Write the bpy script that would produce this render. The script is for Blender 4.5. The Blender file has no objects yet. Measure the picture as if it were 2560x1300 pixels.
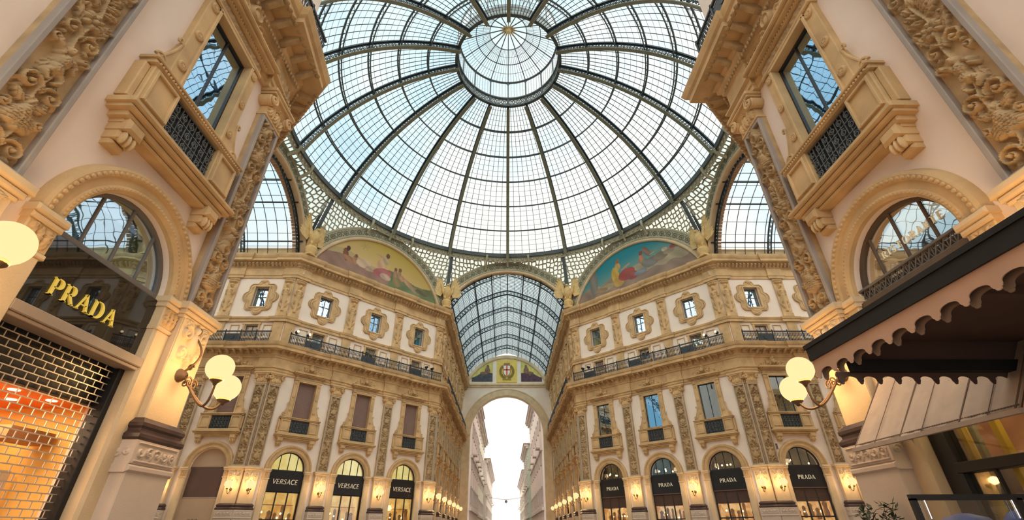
import bpy, math, random
import numpy as np
from math import pi, sin, cos, sqrt, radians, atan2
from mathutils import Vector, Matrix
from mathutils.geometry import tessellate_polygon

SC = bpy.context.scene
COL = SC.collection
random.seed(7)
RNG = np.random.default_rng(11)

# ------------------------------------------------------------------ camera
def make_camera():
    pit, ya, ro = radians(31.0), radians(0.875), radians(-0.316)
    fw = Vector((sin(ya) * cos(pit), cos(ya) * cos(pit), sin(pit)))
    r = Vector((cos(ya), -sin(ya), 0))
    u = r.cross(fw)
    r2 = r * cos(ro) + u * sin(ro)
    u2 = -r * sin(ro) + u * cos(ro)
    cd = bpy.data.cameras.new('camera')
    cd.sensor_width = 36.0
    cd.lens = 1139.0 / 2560.0 * 36.0
    cd.clip_start, cd.clip_end = 0.05, 800
    c = bpy.data.objects.new('camera', cd)
    COL.objects.link(c)
    m = Matrix((r2, u2, -fw)).transposed().to_4x4()
    m.translation = Vector((-0.187, -28.845, 1.6))
    c.matrix_world = m
    SC.camera = c
make_camera()

# ------------------------------------------------------------------ sky, sun, exposure
vs = SC.view_settings
SC.display_settings.display_device = 'sRGB'
vs.view_transform = 'Standard'
vs.look = 'None'
vs.gamma = 1.0
vs.use_curve_mapping = False
vs.exposure = 0.12

def make_world():
    w = bpy.data.worlds.new('sky')
    SC.world = w
    w.use_nodes = True
    nt = w.node_tree
    N, L = nt.nodes, nt.links
    N.clear()
    out = N.new('ShaderNodeOutputWorld')
    bg = N.new('ShaderNodeBackground')
    tc = N.new('ShaderNodeTexCoord')
    no = N.new('ShaderNodeTexNoise')
    no.inputs['Scale'].default_value = 2.6
    no.inputs['Detail'].default_value = 5
    no.inputs['Roughness'].default_value = 0.55
    L.new(tc.outputs['Generated'], no.inputs['Vector'])
    dot = N.new('ShaderNodeVectorMath'); dot.operation = 'DOT_PRODUCT'
    dot.inputs[1].default_value = (0.38, 0.80, -0.42)
    L.new(tc.outputs['Generated'], dot.inputs[0])
    ma = N.new('ShaderNodeMath'); ma.operation = 'MULTIPLY_ADD'
    ma.inputs[1].default_value = 0.46
    L.new(dot.outputs['Value'], ma.inputs[0])
    L.new(no.outputs['Fac'], ma.inputs[2])
    ra = N.new('ShaderNodeValToRGB')
    e = ra.color_ramp.elements
    e[0].position = 0.24; e[0].color = (0.22, 0.42, 0.50, 1)
    e[1].position = 0.68; e[1].color = (1.0, 0.92, 0.84, 1)
    k = e.new(0.46); k.color = (0.60, 0.79, 0.87, 1)
    L.new(ma.outputs[0], ra.inputs[0])
    L.new(ra.outputs[0], bg.inputs[0])
    bg.inputs[1].default_value = 1.1
    L.new(bg.outputs[0], out.inputs[0])
make_world()

sd = bpy.data.lights.new('sun', 'SUN')
sd.energy = 5.2
sd.angle = radians(125)
sd.color = (1.0, 0.90, 0.78)
so = bpy.data.objects.new('sun', sd)
COL.objects.link(so)
so.rotation_euler = Vector((0.02, 0.50, -0.86)).to_track_quat('-Z', 'Y').to_euler()
so.location = (0, -20, 70)

# ------------------------------------------------------------------ materials
def nodes(m):
    m.use_nodes = True
    nt = m.node_tree
    nt.nodes.clear()
    return nt, nt.nodes, nt.links

def mat(name, col, rough=0.7, var=0.12, scale=1.5, bump=0.0, bscale=20, metal=0.0, spec=0.4):
    m = bpy.data.materials.new(name)
    nt, N, L = nodes(m)
    out = N.new('ShaderNodeOutputMaterial')
    b = N.new('ShaderNodeBsdfPrincipled')
    b.inputs['Roughness'].default_value = rough
    b.inputs['Metallic'].default_value = metal
    b.inputs['Specular IOR Level'].default_value = spec
    L.new(b.outputs[0], out.inputs[0])
    tc = N.new('ShaderNodeTexCoord')
    if var > 0:
        n1 = N.new('ShaderNodeTexNoise')
        n1.inputs['Scale'].default_value = scale
        n1.inputs['Detail'].default_value = 6
        L.new(tc.outputs['Object'], n1.inputs['Vector'])
        r = N.new('ShaderNodeValToRGB')
        r.color_ramp.elements[0].position = 0.3
        r.color_ramp.elements[1].position = 0.7
        r.color_ramp.elements[0].color = tuple(c * (1 - var) for c in col) + (1,)
        r.color_ramp.elements[1].color = tuple(min(1, c * (1 + var)) for c in col) + (1,)
        L.new(n1.outputs['Fac'], r.inputs[0])
        L.new(r.outputs[0], b.inputs['Base Color'])
    else:
        b.inputs['Base Color'].default_value = tuple(col) + (1,)
    if bump > 0:
        n2 = N.new('ShaderNodeTexNoise')
        n2.inputs['Scale'].default_value = bscale
        n2.inputs['Detail'].default_value = 4
        L.new(tc.outputs['Object'], n2.inputs['Vector'])
        bp = N.new('ShaderNodeBump')
        bp.inputs['Strength'].default_value = bump
        bp.inputs['Distance'].default_value = 0.02
        L.new(n2.outputs['Fac'], bp.inputs['Height'])
        L.new(bp.outputs[0], b.inputs['Normal'])
    return m

def emit(name, col, s):
    m = bpy.data.materials.new(name)
    nt, N, L = nodes(m)
    out = N.new('ShaderNodeOutputMaterial')
    e = N.new('ShaderNodeEmission')
    e.inputs[0].default_value = tuple(col) + (1,)
    e.inputs[1].default_value = s
    L.new(e.outputs[0], out.inputs[0])
    return m

def lit_room(name, c0, c1, s, scale=1.2):
    """room wall that emits by itself: interior light put into its colour"""
    m = bpy.data.materials.new(name)
    nt, N, L = nodes(m)
    out = N.new('ShaderNodeOutputMaterial')
    e = N.new('ShaderNodeEmission')
    tc = N.new('ShaderNodeTexCoord')
    n1 = N.new('ShaderNodeTexNoise')
    n1.inputs['Scale'].default_value = scale
    n1.inputs['Detail'].default_value = 3
    r = N.new('ShaderNodeValToRGB')
    r.color_ramp.elements[0].position = 0.35
    r.color_ramp.elements[1].position = 0.65
    r.color_ramp.elements[0].color = tuple(c0) + (1,)
    r.color_ramp.elements[1].color = tuple(c1) + (1,)
    L.new(tc.outputs['Object'], n1.inputs['Vector'])
    L.new(n1.outputs['Fac'], r.inputs[0])
    L.new(r.outputs[0], e.inputs[0])
    e.inputs[1].default_value = s
    L.new(e.outputs[0], out.inputs[0])
    return m

def glass(name, tint, refl, rough=0.02, wavy=0.0, dirt=0.0, gcol=(1, 1, 1)):
    m = bpy.data.materials.new(name)
    nt, N, L = nodes(m)
    out = N.new('ShaderNodeOutputMaterial')
    t = N.new('ShaderNodeBsdfTransparent')
    t.inputs[0].default_value = tuple(tint) + (1,)
    g = N.new('ShaderNodeBsdfGlossy')
    g.inputs['Roughness'].default_value = rough
    mx = N.new('ShaderNodeMixShader')
    g.inputs[0].default_value = tuple(gcol) + (1,)
    lw = N.new('ShaderNodeLayerWeight')
    pw = N.new('ShaderNodeMath'); pw.operation = 'POWER'; pw.inputs[1].default_value = 5
    L.new(lw.outputs['Facing'], pw.inputs[0])
    mp = N.new('ShaderNodeMath'); mp.operation = 'MULTIPLY_ADD'; mp.use_clamp = True
    mp.inputs[1].default_value = 0.9
    mp.inputs[2].default_value = refl + 0.03
    L.new(pw.outputs[0], mp.inputs[0])
    L.new(mp.outputs[0], mx.inputs[0])
    L.new(t.outputs[0], mx.inputs[1])
    L.new(g.outputs[0], mx.inputs[2])
    if wavy > 0:
        tc = N.new('ShaderNodeTexCoord')
        n2 = N.new('ShaderNodeTexNoise')
        n2.inputs['Scale'].default_value = 2.2
        n2.inputs['Detail'].default_value = 1
        L.new(tc.outputs['Object'], n2.inputs['Vector'])
        bp = N.new('ShaderNodeBump')
        bp.inputs['Strength'].default_value = wavy
        bp.inputs['Distance'].default_value = 0.05
        L.new(n2.outputs['Fac'], bp.inputs['Height'])
        L.new(bp.outputs[0], g.inputs['Normal'])
    last = mx
    if dirt > 0:
        d = N.new('ShaderNodeBsdfTranslucent')
        d.inputs[0].default_value = (0.85, 0.88, 0.88, 1)
        m2 = N.new('ShaderNodeMixShader')
        m2.inputs[0].default_value = dirt
        L.new(mx.outputs[0], m2.inputs[1])
        L.new(d.outputs[0], m2.inputs[2])
        last = m2
    L.new(last.outputs[0], out.inputs[0])
    return m

M = {}
M['stucco'] = mat('stucco', (0.86, 0.72, 0.60), 0.85, 0.05, 0.8, 0.15, 60)
M['stucco_pink'] = mat('stucco_pink', (0.83, 0.68, 0.58), 0.85, 0.06, 0.6, 0.15, 60)
M['stone'] = mat('stone', (0.60, 0.395, 0.195), 0.75, 0.2, 1.3, 0.3, 45)
M['stone_pale'] = mat('stone_pale', (0.66, 0.49, 0.30), 0.75, 0.12, 1.2, 0.3, 45)
M['stone_carved'] = mat('stone_carved', (0.49, 0.33, 0.17), 0.7, 0.2, 3.0, 0.3, 60)
M['stone_grey'] = mat('stone_grey', (0.36, 0.30, 0.26), 0.65, 0.12, 1.5, 0.2, 50)
M['stone_base'] = mat('stone_base', (0.60, 0.47, 0.37), 0.7, 0.1, 1.0, 0.2, 50)
M['marble_dark'] = mat('marble_dark', (0.06, 0.035, 0.03), 0.3, 0.4, 3.0)
M['iron'] = mat('iron', (0.030, 0.036, 0.042), 0.5, 0.2, 4)
M['iron_grey'] = mat('iron_grey', (0.13, 0.14, 0.14), 0.45, 0.2, 4)
M['iron_rib'] = mat('iron_rib', (0.085, 0.10, 0.10), 0.55, 0.2, 2)
M['iron_dark'] = mat('iron_dark', (0.022, 0.036, 0.042), 0.5, 0.2, 2)
M['iron_cream'] = mat('iron_cream', (0.42, 0.38, 0.26), 0.6, 0.12, 2)
M['iron_olive'] = mat('iron_olive', (0.20, 0.19, 0.12), 0.6, 0.15, 2)
M['bracket'] = mat('bracket', (0.16, 0.09, 0.045), 0.45, 0.2, 6, metal=0.3)
M['gilt'] = mat('gilt', (0.68, 0.46, 0.19), 0.55, 0.15, 3)
M['letter_gold'] = mat('letter_gold', (0.95, 0.78, 0.16), 0.5, 0.03)
M['letter_cream'] = mat('letter_cream', (0.80, 0.70, 0.55), 0.5, 0.03)
M['letter_white'] = mat('letter_white', (0.95, 0.90, 0.70), 0.5, 0.02)
M['black_gloss'] = mat('black_gloss', (0.006, 0.006, 0.007), 0.02, 0, spec=1.0)
M['black'] = mat('black', (0.012, 0.011, 0.012), 0.5, 0.2, 3)
M['sign_black'] = mat('sign_black', (0.012, 0.011, 0.012), 0.35, 0.1, 2)
M['blind'] = mat('blind', (0.24, 0.15, 0.12), 0.8, 0.05, 1)
M['beige_panel'] = mat('beige_panel', (0.45, 0.31, 0.20), 0.8, 0.05, 1)
M['brown_panel'] = mat('brown_panel', (0.11, 0.06, 0.045), 0.6, 0.08, 1)
M['frame_grey'] = mat('frame_grey', (0.15, 0.13, 0.115), 0.5, 0.1, 3)
M['frame_dark'] = mat('frame_dark', (0.022, 0.020, 0.020), 0.4, 0.1, 3)
M['frame_wood'] = mat('frame_wood', (0.10, 0.065, 0.04), 0.5, 0.1, 3)
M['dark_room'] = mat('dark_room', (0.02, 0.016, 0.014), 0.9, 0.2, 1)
M['brown_room'] = mat('brown_room', (0.12, 0.06, 0.03), 0.9, 0.2, 1)
M['shutter'] = mat('shutter', (0.58, 0.50, 0.42), 0.4, 0.1, 8, metal=0.5)
M['floor'] = mat('floor', (0.26, 0.20, 0.16), 0.35, 0.2, 0.5)
M['canopy_tan'] = mat('canopy_tan', (0.55, 0.33, 0.22), 0.9, 0.06, 2, 0.1, 80)
M['canopy_brown'] = mat('canopy_brown', (0.10, 0.055, 0.04), 0.9, 0.1, 2)
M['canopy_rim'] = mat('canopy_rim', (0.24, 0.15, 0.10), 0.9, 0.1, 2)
M['awning'] = mat('awning', (0.50, 0.37, 0.28), 0.9, 0.1, 3, 0.15, 60)
M['awning_seam'] = mat('awning_seam', (0.17, 0.11, 0.08), 0.9, 0.1, 3)
M['leaf'] = mat('leaf', (0.05, 0.065, 0.03), 0.4, 0.3, 5)
M['terracotta'] = mat('terracotta', (0.30, 0.13, 0.07), 0.8, 0.2, 3)
M['yellow_pillar'] = mat('yellow_pillar', (0.80, 0.52, 0.06), 0.5, 0.1, 2)
M['orange'] = mat('orange', (0.85, 0.25, 0.06), 0.7, 0.08, 1)
M['amber'] = mat('amber', (0.90, 0.60, 0.18), 0.7, 0.08, 1)
M['wood_warm'] = mat('wood_warm', (0.42, 0.20, 0.09), 0.6, 0.2, 3)
M['white'] = mat('white', (0.85, 0.80, 0.70), 0.7, 0.03)
M['red'] = mat('red', (0.75, 0.05, 0.02), 0.6, 0.05)
M['blue'] = mat('blue', (0.03, 0.09, 0.38), 0.5, 0.3, 4)
M['house_pink'] = mat('house_pink', (0.80, 0.66, 0.58), 0.9, 0.06, 0.3)
M['house_cream'] = mat('house_cream', (0.86, 0.78, 0.62), 0.9, 0.06, 0.3)
M['house_green'] = mat('house_green', (0.55, 0.62, 0.50), 0.9, 0.06, 0.3)
M['house_trim'] = mat('house_trim', (0.66, 0.56, 0.50), 0.9, 0.06, 0.5)
M['house_glass'] = mat('house_glass', (0.30, 0.32, 0.34), 0.2, 0.1, 1)
M['house_roof'] = mat('house_roof', (0.35, 0.24, 0.20), 0.9, 0.1, 1)
M['globe'] = emit('globe', (1.0, 0.76, 0.36), 1.08)
M['globe_soft'] = emit('globe_soft', (1.0, 0.72, 0.36), 3.2)
M['spot'] = emit('spot', (1.0, 0.78, 0.42), 4.0)
M['room_yellow'] = lit_room('room_yellow', (0.85, 0.62, 0.16), (1.0, 0.86, 0.38), 0.95)
M['room_orange'] = lit_room('room_orange', (0.75, 0.32, 0.05), (1.0, 0.66, 0.22), 0.9, 1.6)
M['room_dim'] = lit_room('room_dim', (0.03, 0.02, 0.012), (0.16, 0.10, 0.04), 0.6, 1.5)
M['room_copper'] = lit_room('room_copper', (0.65, 0.24, 0.06), (1.0, 0.60, 0.26), 0.95, 2.5)
M['lamp_shade'] = emit('lamp_shade', (1.0, 0.72, 0.45), 0.85)
M['glass_dome'] = glass('glass_dome', (0.90, 0.97, 0.985), 0.0, 0.05, 0, 0.10)
M['glass_vault'] = glass('glass_vault', (0.64, 0.83, 0.90), 0.0, 0.05, 0, 0.10)
M['glass_vault_clear'] = glass('glass_vault_clear', (0.90, 0.96, 0.98), 0.0, 0.05, 0, 0.10)
M['glass_mirror'] = glass('glass_mirror', (0.8, 0.85, 0.9), 0.66, 0.01, 0.03, 0, (0.62, 0.82, 1.0))
M['glass_shop'] = glass('glass_shop', (0.9, 0.9, 0.85), 0.06, 0.02, 0.03)
M['glass_half'] = glass('glass_half', (0.8, 0.8, 0.75), 0.5, 0.01, 0.04)
M['glass_blue'] = glass('glass_blue', (0.3, 0.5, 0.7), 0.45, 0.02, 0.25)

# ------------------------------------------------------------------ mesh builder
class MB:
    def __init__(s):
        s.v = []; s.f = []
    def add(s, v, f):
        o = len(s.v)
        s.v.extend([tuple(map(float, p)) for p in v])
        s.f.extend([tuple(i + o for i in q) for q in f])
        return s
    def box(s, x0, x1, y0, y1, z0, z1):
        v = [(x0, y0, z0), (x1, y0, z0), (x1, y1, z0), (x0, y1, z0), (x0, y0, z1), (x1, y0, z1), (x1, y1, z1), (x0, y1, z1)]
        return s.add(v, [(0, 3, 2, 1), (4, 5, 6, 7), (0, 1, 5, 4), (1, 2, 6, 5), (2, 3, 7, 6), (3, 0, 4, 7)])
    def bevbox(s, x0, x1, y0, y1, z0, z1, b=0.02):
        """box whose front (low y) edges are chamfered"""
        v = [(x0, y1, z0), (x1, y1, z0), (x1, y1, z1), (x0, y1, z1), (x0, y0 + b, z0), (x1, y0 + b, z0), (x1, y0 + b, z1), (x0, y0 + b, z1),
             (x0 + b, y0, z0 + b), (x1 - b, y0, z0 + b), (x1 - b, y0, z1 - b), (x0 + b, y0, z1 - b)]
        return s.add(v, [(0, 3, 2, 1)][:0] + [(0, 1, 2, 3), (4, 5, 1, 0), (5, 6, 2, 1), (6, 7, 3, 2), (7, 4, 0, 3), (8, 9, 5, 4), (9, 10, 6, 5), (10, 11, 7, 6), (11, 8, 4, 7), (11, 10, 9, 8)])
    def poly_y(s, pts, y0, y1):
        """polygon in x,z (counter-clockwise seen from -y) extruded from y0 (front) to y1"""
        n = len(pts)
        v = [(p[0], y0, p[1]) for p in pts] + [(p[0], y1, p[1]) for p in pts]
        tri = tessellate_polygon([[Vector((p[0], p[1], 0)) for p in pts]])
        f = [tuple(t) for t in tri] + [tuple(n + i for i in reversed(t)) for t in tri]
        f += [(i, n + i, n + (i + 1) % n, (i + 1) % n) for i in range(n)]
        return s.add(v, f)
    def tube(s, pts, r, n=6, closed=False):
        P = [Vector(p) for p in pts]
        m = len(P)
        R = r if hasattr(r, '__len__') else [r] * m
        v = []; f = []
        prev = None
        for i in range(m):
            a = P[(i - 1) % m] if (closed or i > 0) else P[i]
            b = P[(i + 1) % m] if (closed or i < m - 1) else P[i]
            t = (b - a)
            if t.length < 1e-9: t = Vector((0, 0, 1))
            t.normalize()
            if prev is None:
                up = Vector((0, 0, 1)) if abs(t.z) < 0.9 else Vector((1, 0, 0))
                nx = t.cross(up).normalized()
            else:
                nx = (prev - t * prev.dot(t))
                if nx.length < 1e-6: nx = t.orthogonal()
                nx.normalize()
            prev = nx
            ny = t.cross(nx)
            for k in range(n):
                an = 2 * pi * k / n + pi / n
                v.append(P[i] + (nx * cos(an) + ny * sin(an)) * R[i])
        for i in range(m if closed else m - 1):
            j = (i + 1) % m
            for k in range(n):
                l = (k + 1) % n
                f.append((i * n + k, i * n + l, j * n + l, j * n + k))
        if not closed:
            f.append(tuple(range(n - 1, -1, -1)))
            f.append(tuple((m - 1) * n + k for k in range(n)))
        return s.add(v, f)
    def bar(s, a, b, w, h=None, up=(0, 0, 1)):
        """rectangular bar from a to b"""
        h = h or w
        a = Vector(a); b = Vector(b); t = (b - a).normalized(); up = Vector(up)
        nx = t.cross(up)
        if nx.length < 1e-5: nx = t.cross(Vector((1, 0, 0)))
        nx.normalize(); ny = nx.cross(t)
        v = []
        for p in (a, b):
            for sx, sy in ((-1, -1), (1, -1), (1, 1), (-1, 1)):
                v.append(p + nx * (sx * w / 2) + ny * (sy * h / 2))
        return s.add(v, [(0, 1, 2, 3), (7, 6, 5, 4), (0, 4, 5, 1), (1, 5, 6, 2), (2, 6, 7, 3), (3, 7, 4, 0)])
    def sphere(s, c, r, nu=16, nv=10):
        rx, ry, rz = r if hasattr(r, '__len__') else (r, r, r)
        v = [(c[0], c[1], c[2] + rz)]
        for j in range(1, nv):
            t = pi * j / nv
            for i in range(nu):
                p = 2 * pi * i / nu
                v.append((c[0] + rx * sin(t) * cos(p), c[1] + ry * sin(t) * sin(p), c[2] + rz * cos(t)))
        v.append((c[0], c[1], c[2] - rz))
        f = [(0, 1 + i, 1 + (i + 1) % nu) for i in range(nu)]
        for j in range(nv - 2):
            for i in range(nu):
                a = 1 + j * nu + i; b = 1 + j * nu + (i + 1) % nu
                f.append((a, a + nu, b + nu, b))
        l = len(v) - 1
        f += [(l, l - nu + (i + 1) % nu, l - nu + i) for i in range(nu)]
        return s.add(v, f)
    def lathe(s, prof, c=(0, 0, 0), n=16, axis='z'):
        v = []; f = []
        for r, h in prof:
            for i in range(n):
                a = 2 * pi * i / n
                p = (r * cos(a), r * sin(a), h)
                if axis == 'y': p = (p[0], h, p[1])
                v.append((c[0] + p[0], c[1] + p[1], c[2] + p[2]))
        m = len(prof)
        for j in range(m - 1):
            for i in range(n):
                k = (i + 1) % n
                q = (j * n + i, j * n + k, (j + 1) * n + k, (j + 1) * n + i)
                f.append(q if axis == 'z' else q[::-1])
        f.append(tuple(range(n - 1, -1, -1))); f.append(tuple((m - 1) * n + i for i in range(n)))
        return s.add(v, f)
    def strip(s, A, B):
        """quads between two point rows"""
        n = len(A)
        return s.add(list(A) + list(B), [(i, i + 1, n + i + 1, n + i) for i in range(n - 1)])
    def grid(s, P):
        """P: array (rows, cols, 3)"""
        r, c, _ = P.shape
        o = len(s.v)
        s.v.extend(map(tuple, P.reshape(-1, 3).tolist()))
        for i in range(r - 1):
            b = o + i * c
            s.f.extend([(b + j, b + j + 1, b + c + j + 1, b + c + j) for j in range(c - 1)])
        return s
    def sweep(s, path, prof, closed=False):
        """profile of (out, z) swept along a plan path; the hall lies to the right of the direction of travel"""
        n = len(path); P = [Vector(p) for p in path]
        rows = []
        for i in range(n):
            d0 = (P[i] - P[i - 1]).normalized() if i > 0 else None
            d1 = (P[i + 1] - P[i]).normalized() if i < n - 1 else None
            if d0 is None: d0 = d1
            if d1 is None: d1 = d0
            n0 = Vector((d0.y, -d0.x)); n1 = Vector((d1.y, -d1.x))
            b = n0 + n1
            b = b / max(1e-6, b.dot(n0))
            rows.append([(P[i].x + b.x * o, P[i].y + b.y * o, z) for o, z in prof])
        m = len(prof)
        v = [p for r in rows for p in r]
        f = []
        for i in range(n - 1):
            for j in range(m - 1):
                f.append((i * m + j, (i + 1) * m + j, (i + 1) * m + j + 1, i * m + j + 1))
        return s.add(v, f)
    def mesh(s, name, m, smooth=False):
        me = bpy.data.meshes.new(name)
        me.from_pydata(s.v, [], s.f)
        me.materials.append(M[m] if isinstance(m, str) else m)
        if smooth:
            me.polygons.foreach_set('use_smooth', [True] * len(me.polygons))
        me.update()
        return me
    def build(s, name, m, parent=None, smooth=False):
        return put(name, s.mesh(name, m, smooth), parent)

def put(name, me, parent=None, z=0.0):
    o = bpy.data.objects.new(name, me)
    COL.objects.link(o)
    if parent is not None:
        o.parent = parent
        o.location = (0, 0, z)
    return o

def thing(name, label, cat, loc=(0, 0, 0), rz=0.0, group=None, kind=None):
    o = bpy.data.objects.new(name, None)
    COL.objects.link(o)
    o.empty_display_size = 0.3
    o.location = loc; o.rotation_euler = (0, 0, rz)
    o['label'] = label; o['category'] = cat
    if group: o['group'] = group
    if kind: o['kind'] = kind
    return o

def tag(o, label, cat, group=None, kind=None):
    o['label'] = label; o['category'] = cat
    if group: o['group'] = group
    if kind: o['kind'] = kind
    return o

def struct(o, label=None):
    o['kind'] = 'structure'
    if label: o['label'] = label
    return o

def proto(*parts):
    """parts: (name, mesh, [subparts], label)"""
    return parts

def place(root, parts, zb=0.0):
    for p in parts:
        o = put(p[0], p[1], root, -zb)
        if len(p) > 3 and p[3]: o['label'] = p[3]
        for q in (p[2] if len(p) > 2 and p[2] else ()):
            c = put(q[0], q[1], o)
            if len(q) > 2: c['label'] = q[2]

# ------------------------------------------------------------------ carved relief: a height field stamped with scrolls and leaves
class Relief:
    def __init__(s, w, h, step):
        s.nx = max(4, int(round(w / step))) + 1
        s.nz = max(4, int(round(h / step))) + 1
        s.x = np.linspace(-w / 2, w / 2, s.nx); s.z = np.linspace(0, h, s.nz)
        s.X, s.Z = np.meshgrid(s.x, s.z)
        s.H = np.zeros_like(s.X); s.w = w; s.h = h
    def _win(s, x, z, r):
        i0 = np.searchsorted(s.x, x - r); i1 = np.searchsorted(s.x, x + r)
        j0 = np.searchsorted(s.z, z - r); j1 = np.searchsorted(s.z, z + r)
        return slice(j0, j1), slice(i0, i1)
    def blob(s, x, z, rx, rz, h, ang=0.0, base=0.0):
        r = max(rx, rz) * 1.05
        w = s._win(x, z, r)
        dx = s.X[w] - x; dz = s.Z[w] - z
        c, sn = cos(ang), sin(ang)
        u = (dx * c + dz * sn) / rx; v = (-dx * sn + dz * c) / rz
        q = 1 - u * u - v * v
        s.H[w] = np.maximum(s.H[w], np.where(q > 0, base + h * np.sqrt(np.maximum(q, 0)), 0))
    def line(s, pts, r0, r1, h0, h1=None):
        h1 = h0 if h1 is None else h1
        n = len(pts)
        for i, (x, z) in enumerate(pts):
            t = i / max(1, n - 1)
            r = r0 + (r1 - r0) * t; h = h0 + (h1 - h0) * t
            s.blob(x, z, r, r, h)
    def spiral(s, x, z, R, a0, turns, sgn, r, h):
        n = int(30 * turns) + 6
        pts = []
        for i in range(n):
            t = i / (n - 1)
            rr = R * (1 - 0.86 * t); a = a0 + sgn * 2 * pi * turns * t
            pts.append((x + rr * cos(a), z + rr * sin(a)))
        s.line(pts, r, r * 0.55, h, h * 0.8)
        s.blob(x, z, r * 1.3, r * 1.3, h * 1.15)
    def leaf(s, x, z, ang, L, W, h):
        w = s._win(x + cos(ang) * L / 2, z + sin(ang) * L / 2, L * 0.75)
        dx = s.X[w] - x; dz = s.Z[w] - z
        u = (dx * cos(ang) + dz * sin(ang)) / L; v = (-dx * sin(ang) + dz * cos(ang)) / W
        edge = np.sqrt(np.clip(np.sin(np.clip(u, 0, 1) * pi), 0, 1)) * (0.78 + 0.22 * np.cos(u * 26))
        q = np.where((u > 0) & (u < 1) & (np.abs(v) < edge), 1.0, 0.0)
        hh = h * (0.45 + 0.55 * np.sin(np.clip(u, 0, 1) * pi)) * (1 - 0.55 * np.abs(v)) * (1 - 0.25 * (np.abs(v) < 0.07)) * (0.85 + 0.15 * np.cos(v * 9 + u * 12))
        s.H[w] = np.maximum(s.H[w], q * hh)
    def rosette(s, x, z, R, h, n=6):
        for k in range(n):
            a = 2 * pi * k / n
            s.blob(x + R * 0.6 * cos(a), z + R * 0.6 * sin(a), R * 0.42, R * 0.3, h * 0.8, a)
        s.blob(x, z, R * 0.32, R * 0.32, h)
    def ring(s, x, z, R, r, h):
        n = max(16, int(2 * pi * R / (r * 0.6)))
        s.line([(x + R * cos(2 * pi * i / n), z + R * sin(2 * pi * i / n)) for i in range(n)], r, r, h)
    def mesh(s, mb, y, z0, x0=0.0, sgn=-1):
        H = s.H.copy()
        H[0] = 0; H[-1] = 0; H[:, 0] = 0; H[:, -1] = 0
        P = np.stack([s.X + x0, y + sgn * H, s.Z + z0], -1)
        mb.grid(P)
        return mb

def candelabra(w, h, step, depth, seed):
    """vertical acanthus panel: vases, scrolls, figures, leaves"""
    rg = random.Random(seed)
    R = Relief(w, h, step)
    z = 0.05
    hw = w / 2
    stemx = []
    n = int(h / 0.02)
    for i in range(n):
        t = i / n * h
        stemx.append((0.06 * w * sin(t * 5.1 + seed), t + 0.02))
    R.line(stemx, 0.028, 0.022, depth * 0.7)
    kinds = ['scroll', 'vase', 'scroll', 'figure', 'scroll', 'rosette', 'leafpair']
    i = 0
    while z < h - 0.35:
        k = kinds[i % len(kinds)]; i += 1
        if k == 'scroll':
            rr = hw * rg.uniform(0.40, 0.47)
            for sg in (-1, 1):
                R.spiral(sg * hw * 0.50, z + rr, rr, (0 if sg < 0 else pi) + rg.uniform(-.3, .3), rg.uniform(1.1, 1.5), -sg, 0.030, depth * rg.uniform(.75, 1))
                R.leaf(sg * hw * 0.2, z + rr * 1.6, pi / 2 - sg * 0.7, rr * 1.2, rr * 0.36, depth * 0.7)
                R.leaf(sg * hw * 0.9, z + rr * 0.2, pi / 2 + sg * 0.5, rr * 1.0, rr * 0.3, depth * 0.6)
                R.leaf(sg * hw * 0.45, z + rr * 0.3, -pi / 2 + sg * 0.9, rr * .8, rr * 0.3, depth * 0.55)
            R.rosette(0, z + rr, rr * 0.42, depth)
            z += rr * 2 + 0.05
        elif k == 'vase':
            for q in range(9):
                t = q / 8
                ww = hw * (0.2 + 0.55 * sin(pi * (t ** 0.6)) ** 1.2)
                R.blob(0, z + 0.06 + 0.4 * t, ww, 0.05, depth * 1.05)
            for sg in (-1, 1):
                R.spiral(sg * hw * 0.72, z + 0.32, hw * 0.2, pi / 2, 1.2, sg, 0.022, depth * 0.8)
                R.leaf(sg * 0.05, z + 0.48, pi / 2 - sg * 0.9, hw * 0.8, hw * 0.22, depth * 0.8)
            R.leaf(0, z + 0.45, pi / 2, 0.26, hw * 0.28, depth)
            z += 0.68
        elif k == 'figure':
            sg = rg.choice((-1, 1))
            R.blob(sg * 0.02, z + 0.66, 0.075, 0.095, depth * 1.3)
            R.blob(0, z + 0.44, 0.12, 0.17, depth * 1.25, 0.1 * sg)
            R.blob(0.02 * sg, z + 0.25, 0.11, 0.13, depth * 1.15)
            for q in (-1, 1):
                R.line([(q * 0.10 + q * 0.10 * t + 0.03 * sin(6 * t), z + 0.54 + 0.18 * t * (1 if q == sg else -1)) for t in np.linspace(0, 1, 14)], 0.05, 0.032, depth)
                R.line([(q * 0.05 + q * 0.07 * sin(3 * t), z + 0.2 - 0.2 * t) for t in np.linspace(0, 1, 12)], 0.06, 0.035, depth)
                R.leaf(q * hw * 0.5, z + 0.05, pi / 2 + q * 0.3, 0.45, hw * 0.2, depth * 0.6)
                R.spiral(q * hw * 0.68, z + 0.72, hw * 0.22, -pi / 2, 1.3, q, 0.024, depth * 0.8)
            z += 0.9
        elif k == 'rosette':
            R.rosette(0, z + 0.2, hw * 0.55, depth * 1.1, 8)
            for sg in (-1, 1):
                R.leaf(sg * hw * 0.4, z, pi / 2 - sg * 0.4, 0.42, hw * 0.24, depth * 0.7)
                R.spiral(sg * hw * 0.7, z + 0.36, hw * 0.2, 0, 1.2, -sg, 0.02, depth * 0.7)
            z += 0.5
        else:
            for q in range(3):
                for sg in (-1, 1):
                    R.leaf(sg * 0.02, z + q * 0.16, pi / 2 - sg * (1.0 - 0.15 * q), hw * 0.95, hw * 0.24, depth * 0.85)
            R.leaf(0, z + 0.4, pi / 2, 0.25, hw * 0.3, depth)
            z += 0.66
    R.H *= np.random.default_rng(seed).uniform(0.9, 1.1, R.H.shape) * 1.0
    return R

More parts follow.
